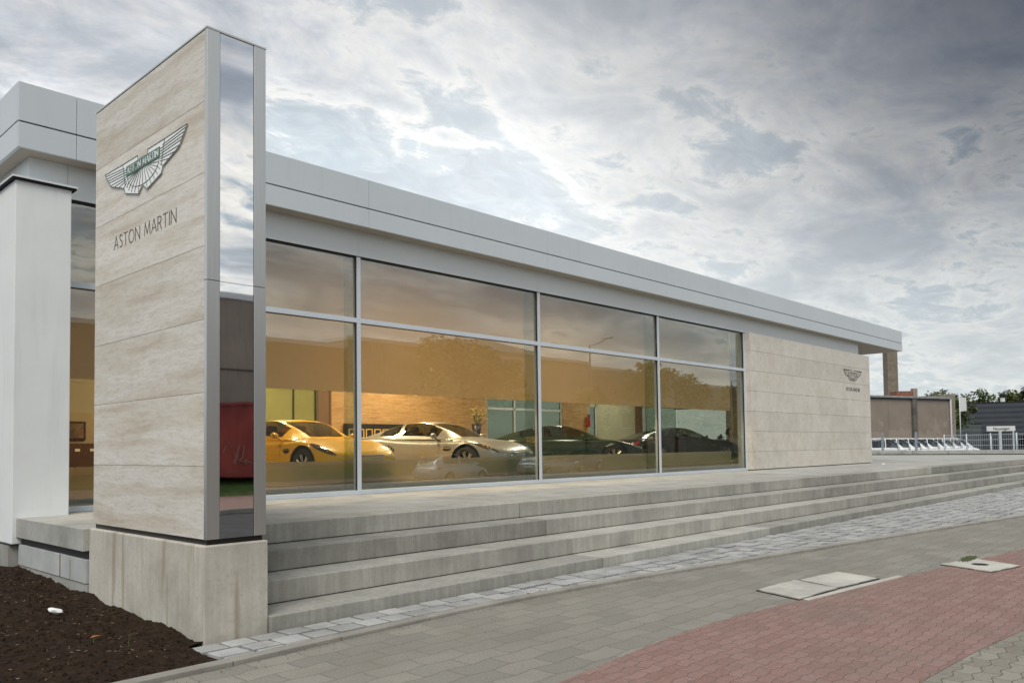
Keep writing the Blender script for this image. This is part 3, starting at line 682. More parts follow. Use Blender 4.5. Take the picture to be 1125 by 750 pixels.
HATCH = dict(X=(-2.0, 2.0), r=.31, axles=(-1.25, 1.25), track=.74,
  w=[(-2.0, .70), (-1.9, .80), (-1.3, .86), (1.2, .86), (1.6, .82), (1.85, .72), (2.0, .55)],
  zt=[(-2.0, .80), (-1.9, .95), (-1, .97), (.9, .95), (1.3, .88), (1.7, .78), (1.9, .68), (2.0, .58)],
  zs=[(-2.0, .70), (-1.9, .86), (-1, .88), (.9, .86), (1.3, .80), (1.7, .70), (1.9, .60), (2.0, .52)],
  zb=[(-2.0, .36), (-1.8, .24), (1.7, .20), (2.0, .30)],
  g=(-1.95, 1.15), gh=[(-1.95, 0), (-1.85, .17), (-1.65, .36), (-1.3, .46), (-.6, .50), (-.1, .49), (.25, .42), (.6, .27), (.95, .09), (1.15, 0)], gbw=.76, grw=.58,
  side=(-1.5, .65), ws=.20, rw=-1.45, hl=False)
def tab(T, x):
    xs = [a for a, b in T]; v = [b for a, b in T]
    if x <= xs[0]: return v[0]
    if x >= xs[-1]: return v[-1]
    for i in range(len(xs)-1):
        if x <= xs[i+1]:
            t = (x-xs[i])/(xs[i+1]-xs[i]); h = xs[i+1]-xs[i]
            m0 = (v[i+1]-v[i-1])/(xs[i+1]-xs[i-1])*h if i > 0 else (v[i+1]-v[i])
            m1 = (v[i+2]-v[i])/(xs[i+2]-xs[i])*h if i+2 < len(xs) else (v[i+1]-v[i])
            return (2*t**3-3*t*t+1)*v[i]+(t**3-2*t*t+t)*m0+(-2*t**3+3*t*t)*v[i+1]+(t**3-t*t)*m1
def catm(P, t):
    n = len(P)-1; f = min(max(t, 0), .99999)*n; i = int(f); u = f-i
    p0 = P[max(i-1, 0)]; p1 = P[i]; p2 = P[i+1]; p3 = P[min(i+2, n)]
    return tuple(.5*((2*b)+(c-a)*u+(2*a-5*b+4*c-d)*u*u+(-a+3*b-3*c+d)*u**3) for a, b, c, d in zip(p0, p1, p2, p3))
def body_pt(C, x, v, off=0):
    w_ = tab(C['w'], x); zt = tab(C['zt'], x); zs = tab(C['zs'], x); zb = tab(C['zb'], x); h = zs-zb
    P = [(w_*.86, zb), (w_*.965, zb+.16*h), (w_, zb+.50*h), (w_*.985, zb+.82*h), (w_*.93, zs), (w_*.74, zs+(zt-zs)*.62), (w_*.40, zt-(zt-zs)*.10), (0, zt)]
    y, z = catm(P, v); return Vector((x, max(y, 0), z))
def surf(C, x, v, off):
    p = body_pt(C, x, v); a = body_pt(C, x+.01, v); b = body_pt(C, x, min(v+.01, .999))
    n = (b-p).cross(a-p)
    if n.length < 1e-9: n = Vector((0, 1, 0))
    n.normalize()
    if n.y < 0 and v < .7: n = -n
    if v >= .7 and n.z < 0: n = -n
    return p+n*off
def gh_pt(C, x, v):
    h = max(tab(C['gh'], x), 0); zt = tab(C['zt'], x); zs = tab(C['zs'], x); hm = max(b for a, b in C['gh'])
    k = h/hm; wb = C['gbw']*min(1, tab(C['w'], x)/.9); wr = C['grw']*(.80+.2*k); base = zs+(zt-zs)*.55; top = zt+h
    wr = min(wr, wb-.02)
    P = [(wb, base-.01), (wb-(wb-wr)*.42, base+(top-base)*.40), (wr+.02, base+(top-base)*.80), (wr*.86, top-(top-base)*.07), (wr*.45, top-.008), (0, top)]
    y, z = catm(P, v); return Vector((x, max(y, 0), z))
def vehicle(name, label, cat, C, paint, loc, ang, group=None, grille=True, wheels=True):
    t = thing(name, label, cat, loc, ang, group)
    X0, X1 = C['X']; NX, NV = 118, 30
    xs = [X0+(X1-X0)*(.5-.5*math.cos(math.pi*i/NX)) * 1.0 for i in range(NX+1)]
    xs = [.5*a+.5*(X0+(X1-X0)*i/NX) for i, a in enumerate(xs)]
    zc = C['r']+.005; ra = C['r']+.055
    vs = []; ins = []
    for x in xs:
        for j in range(NV+1):
            p = body_pt(C, x, j/NV); inside = False
            if j/NV < .62:
                for ax in C['axles']:
                    d = math.hypot(p.x-ax, p.z-zc)
                    if d < ra:
                        inside = True; k = ra/max(d, 1e-4); p = Vector((ax+(p.x-ax)*k, p.y, zc+(p.z-zc)*k)) if d > ra*.80 else p
                        ins_deep = d <= ra*.80
                        inside = 2 if ins_deep else 1
            vs.append(p); ins.append(inside)
    mb = MB(); V = []; F = []
    for s in (1, -1):
        k = len(V); V += [Vector((p.x, p.y*s, p.z)) for p in vs]
        for i in range(NX):
            for j in range(NV):
                q = [i*(NV+1)+j, (i+1)*(NV+1)+j, (i+1)*(NV+1)+j+1, i*(NV+1)+j+1]
                if any(ins[a] == 2 for a in q) or all(ins[a] for a in q): continue
                F.append(tuple(a+k for a in (q if s > 0 else q[::-1])))
    # end caps
    n0 = (NX+1)*(NV+1)
    for i in (0, NX):
        F.append(tuple([i*(NV+1)+j for j in range(NV+1)]+[n0+i*(NV+1)+j for j in range(NV, -1, -1)]))
    mb.add(V, F); body = mb.build('body', paint, t, smooth=True, local=True)
    bm = bmesh.new(); bm.from_mesh(body.data); bmesh.ops.remove_doubles(bm, verts=bm.verts, dist=.0008)
    bmesh.ops.delete(bm, geom=[v for v in bm.verts if not v.link_faces], context='VERTS'); bmesh.ops.recalc_face_normals(bm, faces=bm.faces); bm.to_mesh(body.data); bm.free(); body.data.shade_smooth()
    # underbody
    m = MB(); m.box((X0+.35, -.62, .17), (X1-.55, .62, .58))
    for ax in C['axles']: m.box((ax-ra, -.58, .2), (ax+ra, .58, zc+ra*.72))
    m.build('underbody', M['black'], t, local=True)
    # greenhouse
    g0, g1 = C['g']; GX, GV = 60, 20; gx = [g0+(g1-g0)*i/GX for i in range(GX+1)]; P = [[gh_pt(C, x, j/GV) for j in range(GV+1)] for x in gx]
    groups = {'roof': [], 'windscreen': [], 'rear_window': [], 'side': []}
    s0, s1 = C['side']
    for i in range(GX):
        xm = (gx[i]+gx[i+1])/2; h = max(tab(C['gh'], xm), 0)
        for j in range(GV):
            v = (j+.5)/GV
            if xm > C['ws'] and v > .60 and h > .015: key = 'windscreen'
            elif xm < C['rw'] and v > .62 and xm > g0+.05 and h > .03: key = 'rear_window'
            elif s0 < xm < s1 and .12 < v < .56-(.0 if s0+.15 < xm < s1-.2 else .12): key = 'side'
            else: key = 'roof'
            if key == 'side' and any(abs(xm-b_) < .035 for b_ in ((-.62,) if C is SPORT else (-.9, .1) if C is VAN else (-.35,))): key = 'roof'
            groups[key].append((i, j))
    for key, lst in groups.items():
        if not lst: continue
        for s in ((1, -1) if key == 'side' else (0,)):
            m = MB(); V = []; F = []; off = .0 if key == 'roof' else -.004
            for sg in ((1, -1) if s == 0 else (s,)):
                k = len(V); V += [(p.x, p.y*sg, p.z+off) for r_ in P for p in r_]
                for i, j in lst:
                    q = [i*(GV+1)+j, (i+1)*(GV+1)+j, (i+1)*(GV+1)+j+1, i*(GV+1)+j+1]; F.append(tuple(a+k for a in (q if sg > 0 else q[::-1])))
            used = sorted({a for f in F for a in f}); mp = {a: n_ for n_, a in enumerate(used)}
            m.add([V[a] for a in used], [tuple(mp[a] for a in f) for f in F])
            nm = {'side': 'side_window'}.get(key, key)
            ob = m.build(nm, paint if key == 'roof' else M['vanglass'] if C is VAN else M['carglass'], t, smooth=True, local=True)
            bm = bmesh.new(); bm.from_mesh(ob.data); bmesh.ops.remove_doubles(bm, verts=bm.verts, dist=.0008); bm.to_mesh(ob.data); bm.free()
    # cabin
    m = MB(); cz = tab(C['zs'], 0)
    if C is not VAN:
        for yy_ in (-.36, .36): m.box((-.55, yy_-.22, .5), (-.38, yy_+.22, cz+.24)); m.box((-.52, yy_-.12, cz+.24), (-.42, yy_+.12, cz+.37))
        m.box((.5, -.6, .5), (.8, .6, cz+.06)); m.build('seats', simple('tan_leather', (.20, .12, .06), .6, obj=True), t, local=True, bevel=.04)
    # wheels
    for ax in C['axles'] if wheels else ():
        for s in (1, -1):
            yc = s*C['track']; r = C['r']; wd = .12
            m = MB(); m.lathe([(r*.70, -wd), (r*.93, -wd), (r*.985, -wd*.8), (r, -wd*.4), (r, wd*.4), (r*.985, wd*.8), (r*.93, wd), (r*.70, wd)], (ax, yc, r), 36, 'y')
            ty = m.build('wheel', M['tyre'], t, smooth=True, local=True)
            m = MB(); m.lathe([(r*.72, -wd*.9), (r*.66, -wd*.5), (r*.64, wd*.5), (r*.72, wd*.9)], (ax, yc, r), 36, 'y')
            for k in range(7):
                a = 2*math.pi*k/7; m.tube([(ax+.03*math.cos(a), yc+s*.085, r+.03*math.sin(a)), (ax+r*.68*math.cos(a+.12), yc+s*.10, r+r*.68*math.sin(a+.12))], .018, 6); m.tube([(ax+.03*math.cos(a), yc+s*.085, r+.03*math.sin(a)), (ax+r*.68*math.cos(a-.12), yc+s*.10, r+r*.68*math.sin(a-.12))], .018, 6)
            m.lathe([(0, .02), (.07, .02), (.07, -.02)], (ax, yc+s*.09, r), 16, 'y')
            m.build('rim', M['rim'], ty, local=True)
    # lamps on the surface
    def patch(nm, x0, x1, v0, v1, s, mat, off=.006, n=14, skew=0):
        m = MB(); V = []; F = []; cx_, cv_ = (x0+x1)/2, (v0+v1)/2; V.append(surf(C, cx_, cv_, off+.006)); rings = (.5, 1.0)
        for q in rings:
            for k in range(n*2):
                a = math.pi*k/n; c_, s_ = math.cos(a), math.sin(a); c_ = math.copysign(abs(c_)**.8, c_)
                V.append(surf(C, cx_+(x1-x0)/2*q*c_, cv_+(v1-v0)/2*q*s_+skew*q*c_, off if q > .9 else off+.005))
        for k in range(2*n): F.append((0, 1+k, 1+(k+1) % (2*n))); F.append((1+k, 1+2*n+k, 1+2*n+(k+1) % (2*n), 1+(k+1) % (2*n)))
        V = [(p.x, p.y*s, p.z) for p in V]; m.add(V, F); return m.build(nm, mat, t, smooth=True, local=True)
    if C is SPORT:
        for s in (1, -1):
            hl = patch('headlight', 1.62, 2.22, .495, .635, s, M['lampglass'], skew=-.035)
            m = MB()
            for q, vv in ((1.88, .565), (1.98, .555), (2.07, .545)):
                p = surf(C, q, vv, .022); m.lathe([(0, .004), (.026, .004), (.030, -.004)], (p.x, p.y*s, p.z), 12, 'y')
            m.build('lamp_cup', M['lampcup'], hl, local=True)
            patch('side_vent', .80, 1.03, .36, .43, s, M['black'])
            m = MB(); m.box((.78, -.012, .0), (1.02, .012, .010)); p = surf(C, .9, .40, .012); m.v = [(a, b+p.y*s, c+p.z) for a, b, c in m.v]; m.build('vent_strake', M['chrome'], t, local=True)
            patch('tail_lamp', -2.27, -2.05, .42, .56, s, M['redlamp'])
            # mirror
            m = MB(); m.lathe([(0, -.10), (.05, -.085), (.075, -.03), (.075, .02), (.06, .04), (0, .045)], (0, 0, 0), 14, 'y')
            m.v = [(a*.75+.58, (b+.98)*s if s > 0 else -(b+.98), c*.85+.94) for a, b, c in m.v]; m.tube([(.56, s*.80, .86), (.58, s*.93, .92)], .02, 6); m.build('door_mirror', paint, t, smooth=True, local=True)
        # grille on the nose
        gp = [(-.46, .50), (-.30, .545), (.30, .545), (.46, .50), (.40, .36), (.30, .33), (-.30, .33), (-.40, .36)]
        m = MB(); m.prism(gp, lambda u, v, d: (d-(u*u)*.25, u, v), 2.30, 2.362)
        gr = m.build('grille', M['black'], t, local=True)
        m = MB()
        for k in range(5):
            zz_ = .365+.033*k; m.tube([(2.37-(u*u)*.25, u, zz_) for u in [-.38+.076*i for i in range(11)]], .006, 5)
        pts = [(2.366-(u*u)*.25, u, v) for u, v in gp+[gp[0]]]; m.tube(pts, .010, 5); m.build('grille_bars', M['chrome'], gr, local=True)
        m = MB(); m.prism([(-.5, .20), (.5, .20), (.44, .285), (-.44, .285)], lambda u, v, d: (d-(u*u)*.3, u, v), 2.25, 2.345); m.build('air_intake', M['black'], t, local=True)
        m = MB(); m.tube([(-1.2+.1*i, .915, .30) for i in range(1)]+[(1.0, .91, .30)], .004, 4)
        for s in (1, -1):     # door shut lines
            ln = [surf(C, x_, v_, .002) for x_, v_ in ((.62, .60), (.66, .50), (.68, .35), (.66, .2), (.60, .10))]; m2 = [(p.x, p.y*s, p.z) for p in ln]; m.tube(m2, .004, 4)
            ln = [surf(C, x_, v_, .002) for x_, v_ in ((-.66, .60), (-.72, .45), (-.70, .3), (-.60, .12))]; m.tube([(p.x, p.y*s, p.z) for p in ln], .004, 4)
        m.build('door_gaps', M['black'], t, local=True)
    else:
        for s in (1, -1):
            patch('headlight', X1-.42, X1-.10, .50, .66, s, M['lampcup']); patch('tail_lamp', X0+.04, X0+.22, .45, .66, s, M['redlamp'])
            m = MB(); m.box((.95, -.09, 0), (1.07, .09, .22 if C is VAN else .13)); hz_ = 1.12 if C is VAN else .93; m.v = [(a-(.0 if C is VAN else .3), b+s*(1.02 if C is VAN else .92), c+hz_) for a, b, c in m.v]; m.build('door_mirror', paint, t, local=True, bevel=.03)
        m = MB(); m.box((X1-.04, -.45, .42), (X1+.012, .45, .58)); m.build('grille', M['black'], t, local=True)
        m = MB(); m.box((X1+.0, -.26, .30), (X1+.03, .26, .41)); m.build('number_plate', M['plate'], t, local=True)
        m = MB(); m.box((X0-.03, -.26, .62), (X0+.01, .26, .73)); m.build('number_plate', M['plate'], t, local=True)
    return t
yel = car_paint('yellow_paint', (.80, .46, .004), 0, .35); sil = car_paint('silver_paint', (.40, .41, .42), .5, .36)
grn = car_paint('dark_green_paint', (.012, .035, .016), .2, .25); blk = car_paint('black_paint', (.015, .012, .012), .2, .22)
vehicle('sports_car', 'bright yellow coupe nose to the glass just right of the pylon', 'car', SPORT, yel, (9.25, 14.85, FZ), R(-88))
vehicle('sports_car', 'silver gold coupe behind the second wide pane beside the flowers', 'car', SPORT, sil, (13.05, 14.72, FZ), R(-80))
vehicle('sports_car', 'dark green coupe pointing right behind the third pane', 'car', SPORT, grn, (18.35, 15.2, FZ), R(-52))
vehicle('sports_car', 'black coupe at the far right end of the showroom seen from its side', 'car', SPORT, blk, (25.5, 15.8, FZ), R(-25))

# ------------------------------------------------------------------ inside the showroom
t = thing('display_shelf', 'long black wall shelf holding a row of small lit frames on the honey stone wall', 'shelf', (15.2, 19.9, FZ))
m = MB(); m.box((13.9, 19.80, 1.80), (16.2, 19.945, 2.37)); m.build('shelf_board', M['black'], t)
m = MB(); gold = simple('gold_frame', (.70, .50, .20), .4)
for k in range(7):
    x = 13.98+.31*k
    for a, b, c, d in ((x, x+.24, 1.94, 1.965), (x, x+.24, 2.19, 2.215), (x, x+.025, 1.965, 2.19), (x+.215, x+.24, 1.965, 2.19)): m.box((a, 19.77, c), (b, 19.80, d))
m.build('picture_frames', gold, t)
t = thing('display_counter', 'dark low counter with four white spots seen left of the pylon', 'counter', (6.7, 19.6, FZ))
m = MB(); m.box((5.6, 19.3, FZ), (8.2, 19.9, 1.82)); m.build('cabinet', simple('dark_walnut', (.05, .03, .02), .5), t, bevel=.01)
for k in range(8):
    m = MB(); m.box((5.75+.155*k*2, 19.285, 1.64), (5.85+.155*k*2, 19.30, 1.70)); m.build('drawer_pull', M['white'], t)
t = thing('framed_photo', 'dark framed photograph on the cream wall above the low counter', 'picture', (6.6, 19.98, 2.1))
m = MB(); m.box((6.15, 19.97, 1.90), (6.82, 20.015, 2.33)); m.build('picture_frame', M['black'], t, bevel=.005)
m = MB(); m.box((6.20, 19.962, 1.95), (6.77, 19.969, 2.28)); m.build('photo_print', simple('brown_print', (.16, .12, .08), .4, var=.6, scale=5), t)
t = thing('flower_vase', 'tall black floor vase of pale yellow flowers before the honey wall', 'vase', (17.97, 18.5, FZ))
m = MB(); m.lathe([(0, 0), (.14, 0), (.15, .03), (.11, .5), (.12, 1.1), (.17, 1.42), (.15, 1.42), (.1, 1.1)], (17.97, 18.5, FZ), 24); m.build('vase_body', M['black'], t, smooth=True)
fm = MB(); sm = MB()
for k in range(26):
    a = rnd(0, 6.28); r = rnd(.05, .42); h = rnd(1.62, 2.0)-r*.3; c = Vector((17.97+r*math.cos(a), 18.5+r*math.sin(a), FZ+h))
    sm.tube([(17.97, 18.5, FZ+1.35), (17.97+r*.5*math.cos(a), 18.5+r*.5*math.sin(a), FZ+h*.88), c], .006, 4)
    for q in range(6):
        b = q*1.047; fm.add([c, c+Vector((math.cos(b-.3)*.05, math.sin(b-.3)*.05, .03)), c+Vector((math.cos(b)*.09, math.sin(b)*.09, .02)), c+Vector((math.cos(b+.3)*.05, math.sin(b+.3)*.05, .03))], [(0, 1, 2, 3)])
fm.build('blooms', simple('pale_yellow_petal', (.80, .68, .25), .6), t); sm.build('stems', M['leaf'][0], t)
def armchair(x, y, a, label):
    t = thing('armchair', label, 'armchair', (x, y, FZ), a, 'tan armchairs at the back of the showroom'); lt = simple('tan_leather', (.20, .12, .06), .6, obj=True)
    m = MB(); m.box((-.35, -.35, .22), (.35, .35, .44)); m.build('seat', lt, t, local=True, bevel=.04)
    m = MB(); m.box((-.36, .26, .40), (.36, .40, .86)); m.build('backrest', lt, t, local=True, bevel=.05)
    for s in (-1, 1):
        m = MB(); m.box((s*.43-.06, -.35, .22), (s*.43+.06, .38, .62)); m.build('armrest', lt, t, local=True, bevel=.03)
        for q in (-1, 1): m = MB(); m.box((s*.33-.02, q*.3-.02, 0), (s*.33+.02, q*.3+.02, .22)); m.build('leg', M['black'], t, local=True)
armchair(18.75, 18.3, R(200), 'tan leather armchair behind the silver coupe, left one of two'); armchair(19.75, 18.7, R(165), 'tan leather armchair behind the silver coupe, right one of two')
t = thing('meeting_table', 'low dark table in front of the two tan armchairs', 'table', (19.0, 17.2, FZ))
m = MB(); m.box((18.2, 16.9, 1.50), (20.0, 17.6, 1.55)); m.build('tabletop', M['black'], t, bevel=.01)
for a in (18.3, 19.9):
    for b in (17.0, 17.5): m = MB(); m.box((a-.03, b-.03, FZ), (a+.03, b+.03, 1.5)); m.build('leg', M['black'], t)
t = thing('fire_extinguisher', 'small red fire extinguisher on the wall beside the bluish door frame', 'extinguisher', (25.5, 19.9, 2.4))
m = MB(); m.lathe([(0, 0), (.075, .01), (.08, .04), (.08, .36), (.05, .42), (.02, .45), (0, .45)], (25.5, 19.86, 2.38), 16); m.build('cylinder_body', simple('red_gloss', (.5, .02, .02), .25), t, smooth=True)
m = MB(); m.box((25.46, 19.80, 2.83), (25.54, 19.88, 2.88)); m.tube([(25.5, 19.8, 2.85), (25.42, 19.78, 2.7), (25.41, 19.79, 2.5)], .012, 6); m.build('valve', M['black'], t)

# ------------------------------------------------------------------ vegetation
def leaf_cloud(mb, centres, n, size, seed=0):
    rr = random.Random(seed)
    for k in range(n):
        c, rad = rr.choice(centres); 
        while True:
            d = Vector((rr.uniform(-1, 1), rr.uniform(-1, 1), rr.uniform(-1, 1)))
            if .25 < d.length < 1: break
        p = Vector(c)+Vector((d.x*rad, d.y*rad, d.z*rad*.8)); s = size*rr.uniform(.6, 1.4)
        a = Vector((rr.uniform(-1, 1), rr.uniform(-1, 1), rr.uniform(-.6, .6))).normalized()*s; b = a.cross(Vector((rr.uniform(-1, 1), rr.uniform(-1, 1), rr.uniform(-1, 1)))).normalized()*s*.55
        mb.add([p-a, p+b, p+a, p-b], [(0, 1, 2, 3)])
def tree(name, label, x, y, h, rad, n, leafm, size=.13, seed=1, z=0, group=None, low=.35, cat='tree'):
    rr = random.Random(seed); t = thing(name, label, cat, (x, y, z), 0, group)
    m = MB(); tips = []; top = Vector((x+rr.uniform(-.3, .3), y+rr.uniform(-.3, .3), z+h*.85))
    base = Vector((x, y, z-.05)); mid = base.lerp(top, .5)+Vector((rr.uniform(-.2, .2), rr.uniform(-.2, .2), 0))
    m.tube([base, mid, top], h*.022, 8, h*.005)
    for k in range(11):
        f = low+(.95-low)*k/11; s = base.lerp(top, f); a = rr.uniform(0, 6.28); l = rad*rr.uniform(.6, 1.05)*(1-.45*abs(f-.6)/.4)
        e = s+Vector((math.cos(a)*l, math.sin(a)*l, l*rr.uniform(.15, .6))); q = s.lerp(e, .5)+Vector((0, 0, l*.1)); m.tube([s, q, e], h*.008, 5, h*.002)
        tips.append((e, rad*rr.uniform(.28, .5))); tips.append((q, rad*rr.uniform(.25, .42)))
        for w_ in range(2): e2 = e+Vector((rr.uniform(-1, 1), rr.uniform(-1, 1), rr.uniform(-.4, .8)))*rad*.35; m.tube([e, e2], h*.003, 4, h*.001); tips.append((e2, rad*rr.uniform(.15, .3)))
    tips.append((top, rad*.35)); m.build('trunk', M['bark'], t, smooth=True)
    c = MB(); leaf_cloud(c, tips, n, size, seed); c.build('crown', leafm, t); return t
Lf = M['leaf']; LfR = simple('pale_leaf', (.15, .17, .055), .6, var=.35, scale=.8)
tree('broadleaf_tree', 'thin leafed tree between the plastered building and the dark grey hall', 110, 29.8, 8.8, 2.8, 3000, Lf[0], .17, 3)
tree('broadleaf_tree', 'bushy yellow green tree behind the left end of the dark grey hall', 140, 35.0, 9.6, 3.6, 4200, Lf[1], .20, 4, group='trees behind the dark grey hall')
tree('broadleaf_tree', 'low round tree behind the middle of the dark grey hall roof', 142, 31.5, 9.6, 3.2, 3600, Lf[0], .20, 5, group='trees behind the dark grey hall')
tree('broadleaf_tree', 'dense green tree behind the hall roof right of the chimney pipe', 141, 28.2, 9.9, 3.4, 4200, Lf[1], .20, 6, group='trees behind the dark grey hall')
tree('broadleaf_tree', 'tallest tree behind the hall roof at the right edge of the photo', 138, 24.2, 11.2, 3.6, 4200, Lf[2], .20, 8, group='trees behind the dark grey hall')
tree('broadleaf_tree', 'small twiggy tree top rising over the plastered building beside its chimney', 104, 32.5, 8.4, 1.6, 700, Lf[0], .14, 9)
tree('street_tree', 'broad street tree across the road mirrored in the second window', 36.5, -15.3, 9.1, 3.6, 9000, LfR, .16, 11, z=.4, group='street trees across the road')
tree('street_tree', 'tall pointed street tree across the road mirrored in the third window', 57.5, -15.0, 9.3, 2.4, 5500, LfR, .15, 12, z=.4, group='street trees across the road')
tree('street_tree', 'round street tree across the road left of the arched street lamp', 62.5, -15.2, 8.6, 2.8, 5000, LfR, .15, 13, z=.4, group='street trees across the road')
tree('street_tree', 'small young street tree across the road in front of the flat hall', 49.5, -15.2, 6.2, 2.4, 4500, LfR, .14, 14, z=.4, group='street trees across the road')
tree('street_tree', 'wide low street tree across the road furthest to the right', 76, -15.4, 6.8, 3.6, 4600, Lf[2], .16, 15, z=.4, group='street trees across the road')
for i, (x, y, h) in enumerate(((34.6, 18.3, 1.6), (36.4, 18.9, 1.9), (38.0, 19.0, 1.4))):
    tree('shrub', ('dark potted shrub beyond the side window, nearest the wall', 'taller leafy shrub beyond the side window', 'low shrub beyond the side window, furthest from the wall')[i], x, y, h, .75, 900, Lf[i], .075, 21+i, z=.81, low=.1, cat='shrub', group='shrubs outside the side window')

# ------------------------------------------------------------------ buildings behind on the right
def plaster_mat():
    m, t, b, o = newmat('stained_plaster'); P = pos(t); n = noise_(t, P, .5, 6, .6); n2 = noise_(t, pos(t, (1.2, 1.2, .15)), 1.2, 5, .6)
    c = ramp(t, n, [(.3, (.25, .205, .165)), (.7, (.31, .26, .21))]); c = mixc(t, math_(t, 'MULTIPLY', ramp(t, n2, [(.6, 0), (.72, 1)]), .5), c, (.15, .12, .10))
    se = N(t, 'ShaderNodeSeparateXYZ'); L(t, P, se.inputs[0]); pz = math_(t, 'ADD', math_(t, 'MULTIPLY', se.outputs[2], -.35), math_(t, 'MULTIPLY', noise_(t, P, .8, 4), 3.2))
    c = mixc(t, math_(t, 'MULTIPLY', ramp(t, pz, [(.45, 0), (.65, 1)]), .35), c, (.42, .36, .30))
    L(t, c, b.inputs['Base Color']); b.inputs['Roughness'].default_value = .95; bump(t, b, noise_(t, P, 8, 4), .4, .02); return m
M['plaster'] = plaster_mat()
A = Vector((80.0, 32.6, 0)); B = Vector((98.88, 26.14, 0)); dr = (B-A).normalized(); nr = Vector((-dr.y, dr.x, 0))
t = thing('plastered_building', 'old brown plastered building with a tall chimney behind the white vans', 'building', A)
def q4(mb, p, q, dep, z0, z1, tone=.5):
    a, b = Vector(p), Vector(q); e = nr*dep
    vs = [(a.x, a.y, z0), (b.x, b.y, z0), (b.x+e.x, b.y+e.y, z0), (a.x+e.x, a.y+e.y, z0), (a.x, a.y, z1), (b.x, b.y, z1), (b.x+e.x, b.y+e.y, z1), (a.x+e.x, a.y+e.y, z1)]
    mb.add(vs, [(3,2,1,0),(4,5,6,7),(0,1,5,4),(1,2,6,5),(2,3,7,6),(3,0,4,7)], tone)
m = MB(); q4(m, A, B, 14, -.1, 6.35); m.build('wall', M['plaster'], t)
m = MB(); q4(m, A-nr*.25-dr*.2, B-nr*.25+dr*.1, 14.4, 6.353, 6.55); m.build('roof', simple('grey_roof_felt', (.30, .31, .31), .8, var=.3), t)
m = MB(); q4(m, A-nr*.02, B-nr*.02, .02, 6.15, 6.352); m.build('roof_edge', M['black'], t)
P_ = A+dr*13.3; m = MB(); q4(m, P_-nr*.25, P_+dr*.7-nr*.25, .248, -.1, 6.25); m.build('pilaster', simple('dark_plaster', (.13, .115, .10), .9, var=.4, scale=1), t)
P_ = B+dr*.02; m = MB(); q4(m, P_, P_+dr*.9, 8, -.1, 6.9); m.build('corner_pier', M['plaster'], t)
m = MB(); m.tube([B-nr*.15-dr*.12+Vector((0, 0, 0)), B-nr*.15-dr*.12+Vector((0, 0, 6.4))], .10, 8); m.build('drainpipe', M['white'], t)
m = MB(); m.obox((96.3, 31.5, 9.2), (1.15, 1.15, 6.0), R(-47)); m.build('chimney', simple('brown_chimney_brick', (.20, .165, .125), .9, var=.2, scale=2, bumps=.4), t)
m = MB(); m.obox((93.3, 29.5, 6.85), (1.75, 1.6, .62), R(-47)); m.build('roof_hatch', simple('rusty_red_brick', (.24, .10, .06), .9, var=.3), t)
m = MB(); m.obox((93.95, 28.35, 6.95), (.5, .5, 1.0), R(-47)); m.build('roof_stub', M['plaster'], t)

def m_ribbed(name, col, k=18, axis=2):
    m, t, b, o = newmat(name); P = pos(t); se = N(t, 'ShaderNodeSeparateXYZ'); L(t, P, se.inputs[0])
    n = noise_(t, P, .7, 5); L(t, ramp(t, n, [(.3, tuple(c*.85 for c in col)), (.7, tuple(c*1.12 for c in col))]), b.inputs['Base Color']); b.inputs['Roughness'].default_value = .6
    src = se.outputs[axis]; h = math_(t, 'SINE', math_(t, 'MULTIPLY', src, k)); bump(t, b, h, .6, .02); return m
t = thing('grey_hall', 'dark anthracite metal clad hall behind the fence at the right edge', 'building', (125, 31, 0))
G0, G1 = Vector((126.5, 31.2, 0)), Vector((132, 14, 0)); dg = (G1-G0).normalized(); ng = Vector((-dg.y, dg.x, 0))
if ng.x < 0: ng = -ng
def q5(mb, a, b, e, z0, z1, tone=.5):
    vs = [(a.x, a.y, z0), (b.x, b.y, z0), (b.x+e.x, b.y+e.y, z0), (a.x+e.x, a.y+e.y, z0), (a.x, a.y, z1), (b.x, b.y, z1), (b.x+e.x, b.y+e.y, z1), (a.x+e.x, a.y+e.y, z1)]
    mb.add(vs, [(3,2,1,0),(4,5,6,7),(0,1,5,4),(1,2,6,5),(2,3,7,6),(3,0,4,7)], tone)
m = MB(); q5(m, G0, G1, ng*3.6, -.1, 6.95); m.build('wall', m_ribbed('anthracite_cladding', (.045, .055, .066), 9), t)
m = MB(); q5(m, G0-ng*.06-dg*.06, G1-ng*.06, ng*3.7, 6.953, 7.05); m.build('roof_edge', M['black'], t)
m = MB(); P_ = G0+dg*4.4+ng*1.5; m.lathe([(.3, 6.9), (.3, 7.7), (.0, 7.7)], (P_.x, P_.y, 0), 12); m.build('flue_pipe', M['white'], t)
m = MB(); m.lathe([(.38, 7.72), (.42, 8.1), (.2, 8.35), (0, 8.35)], (P_.x, P_.y, 0), 12); m.build('flue_cowl', M['black'], t)
m = MB()
for k in range(3):
    a = G0+dg*(6+k*3.2)-ng*.03; q5(m, a, a+dg*2.2, ng*.02, .8, 2.3)
m.build('window', M['carglass'], t)
t = thing('low_grey_wing', 'lower grey wing between the plastered building and the anthracite hall', 'building', (118, 31, 0))
m = MB(); q5(m, Vector((118, 34, 0)), Vector((121, 28.3, 0)), Vector((5, 1.5, 0)), -.1, 3.9); m.build('wall', m_ribbed('slate_cladding', (.08, .095, .10), 9), t)
m = MB(); q5(m, Vector((117.9, 34.1, 0)), Vector((121, 28.2, 0)), Vector((5.2, 1.5, 0)), 3.903, 4.0); m.build('roof_edge', M['black'], t)

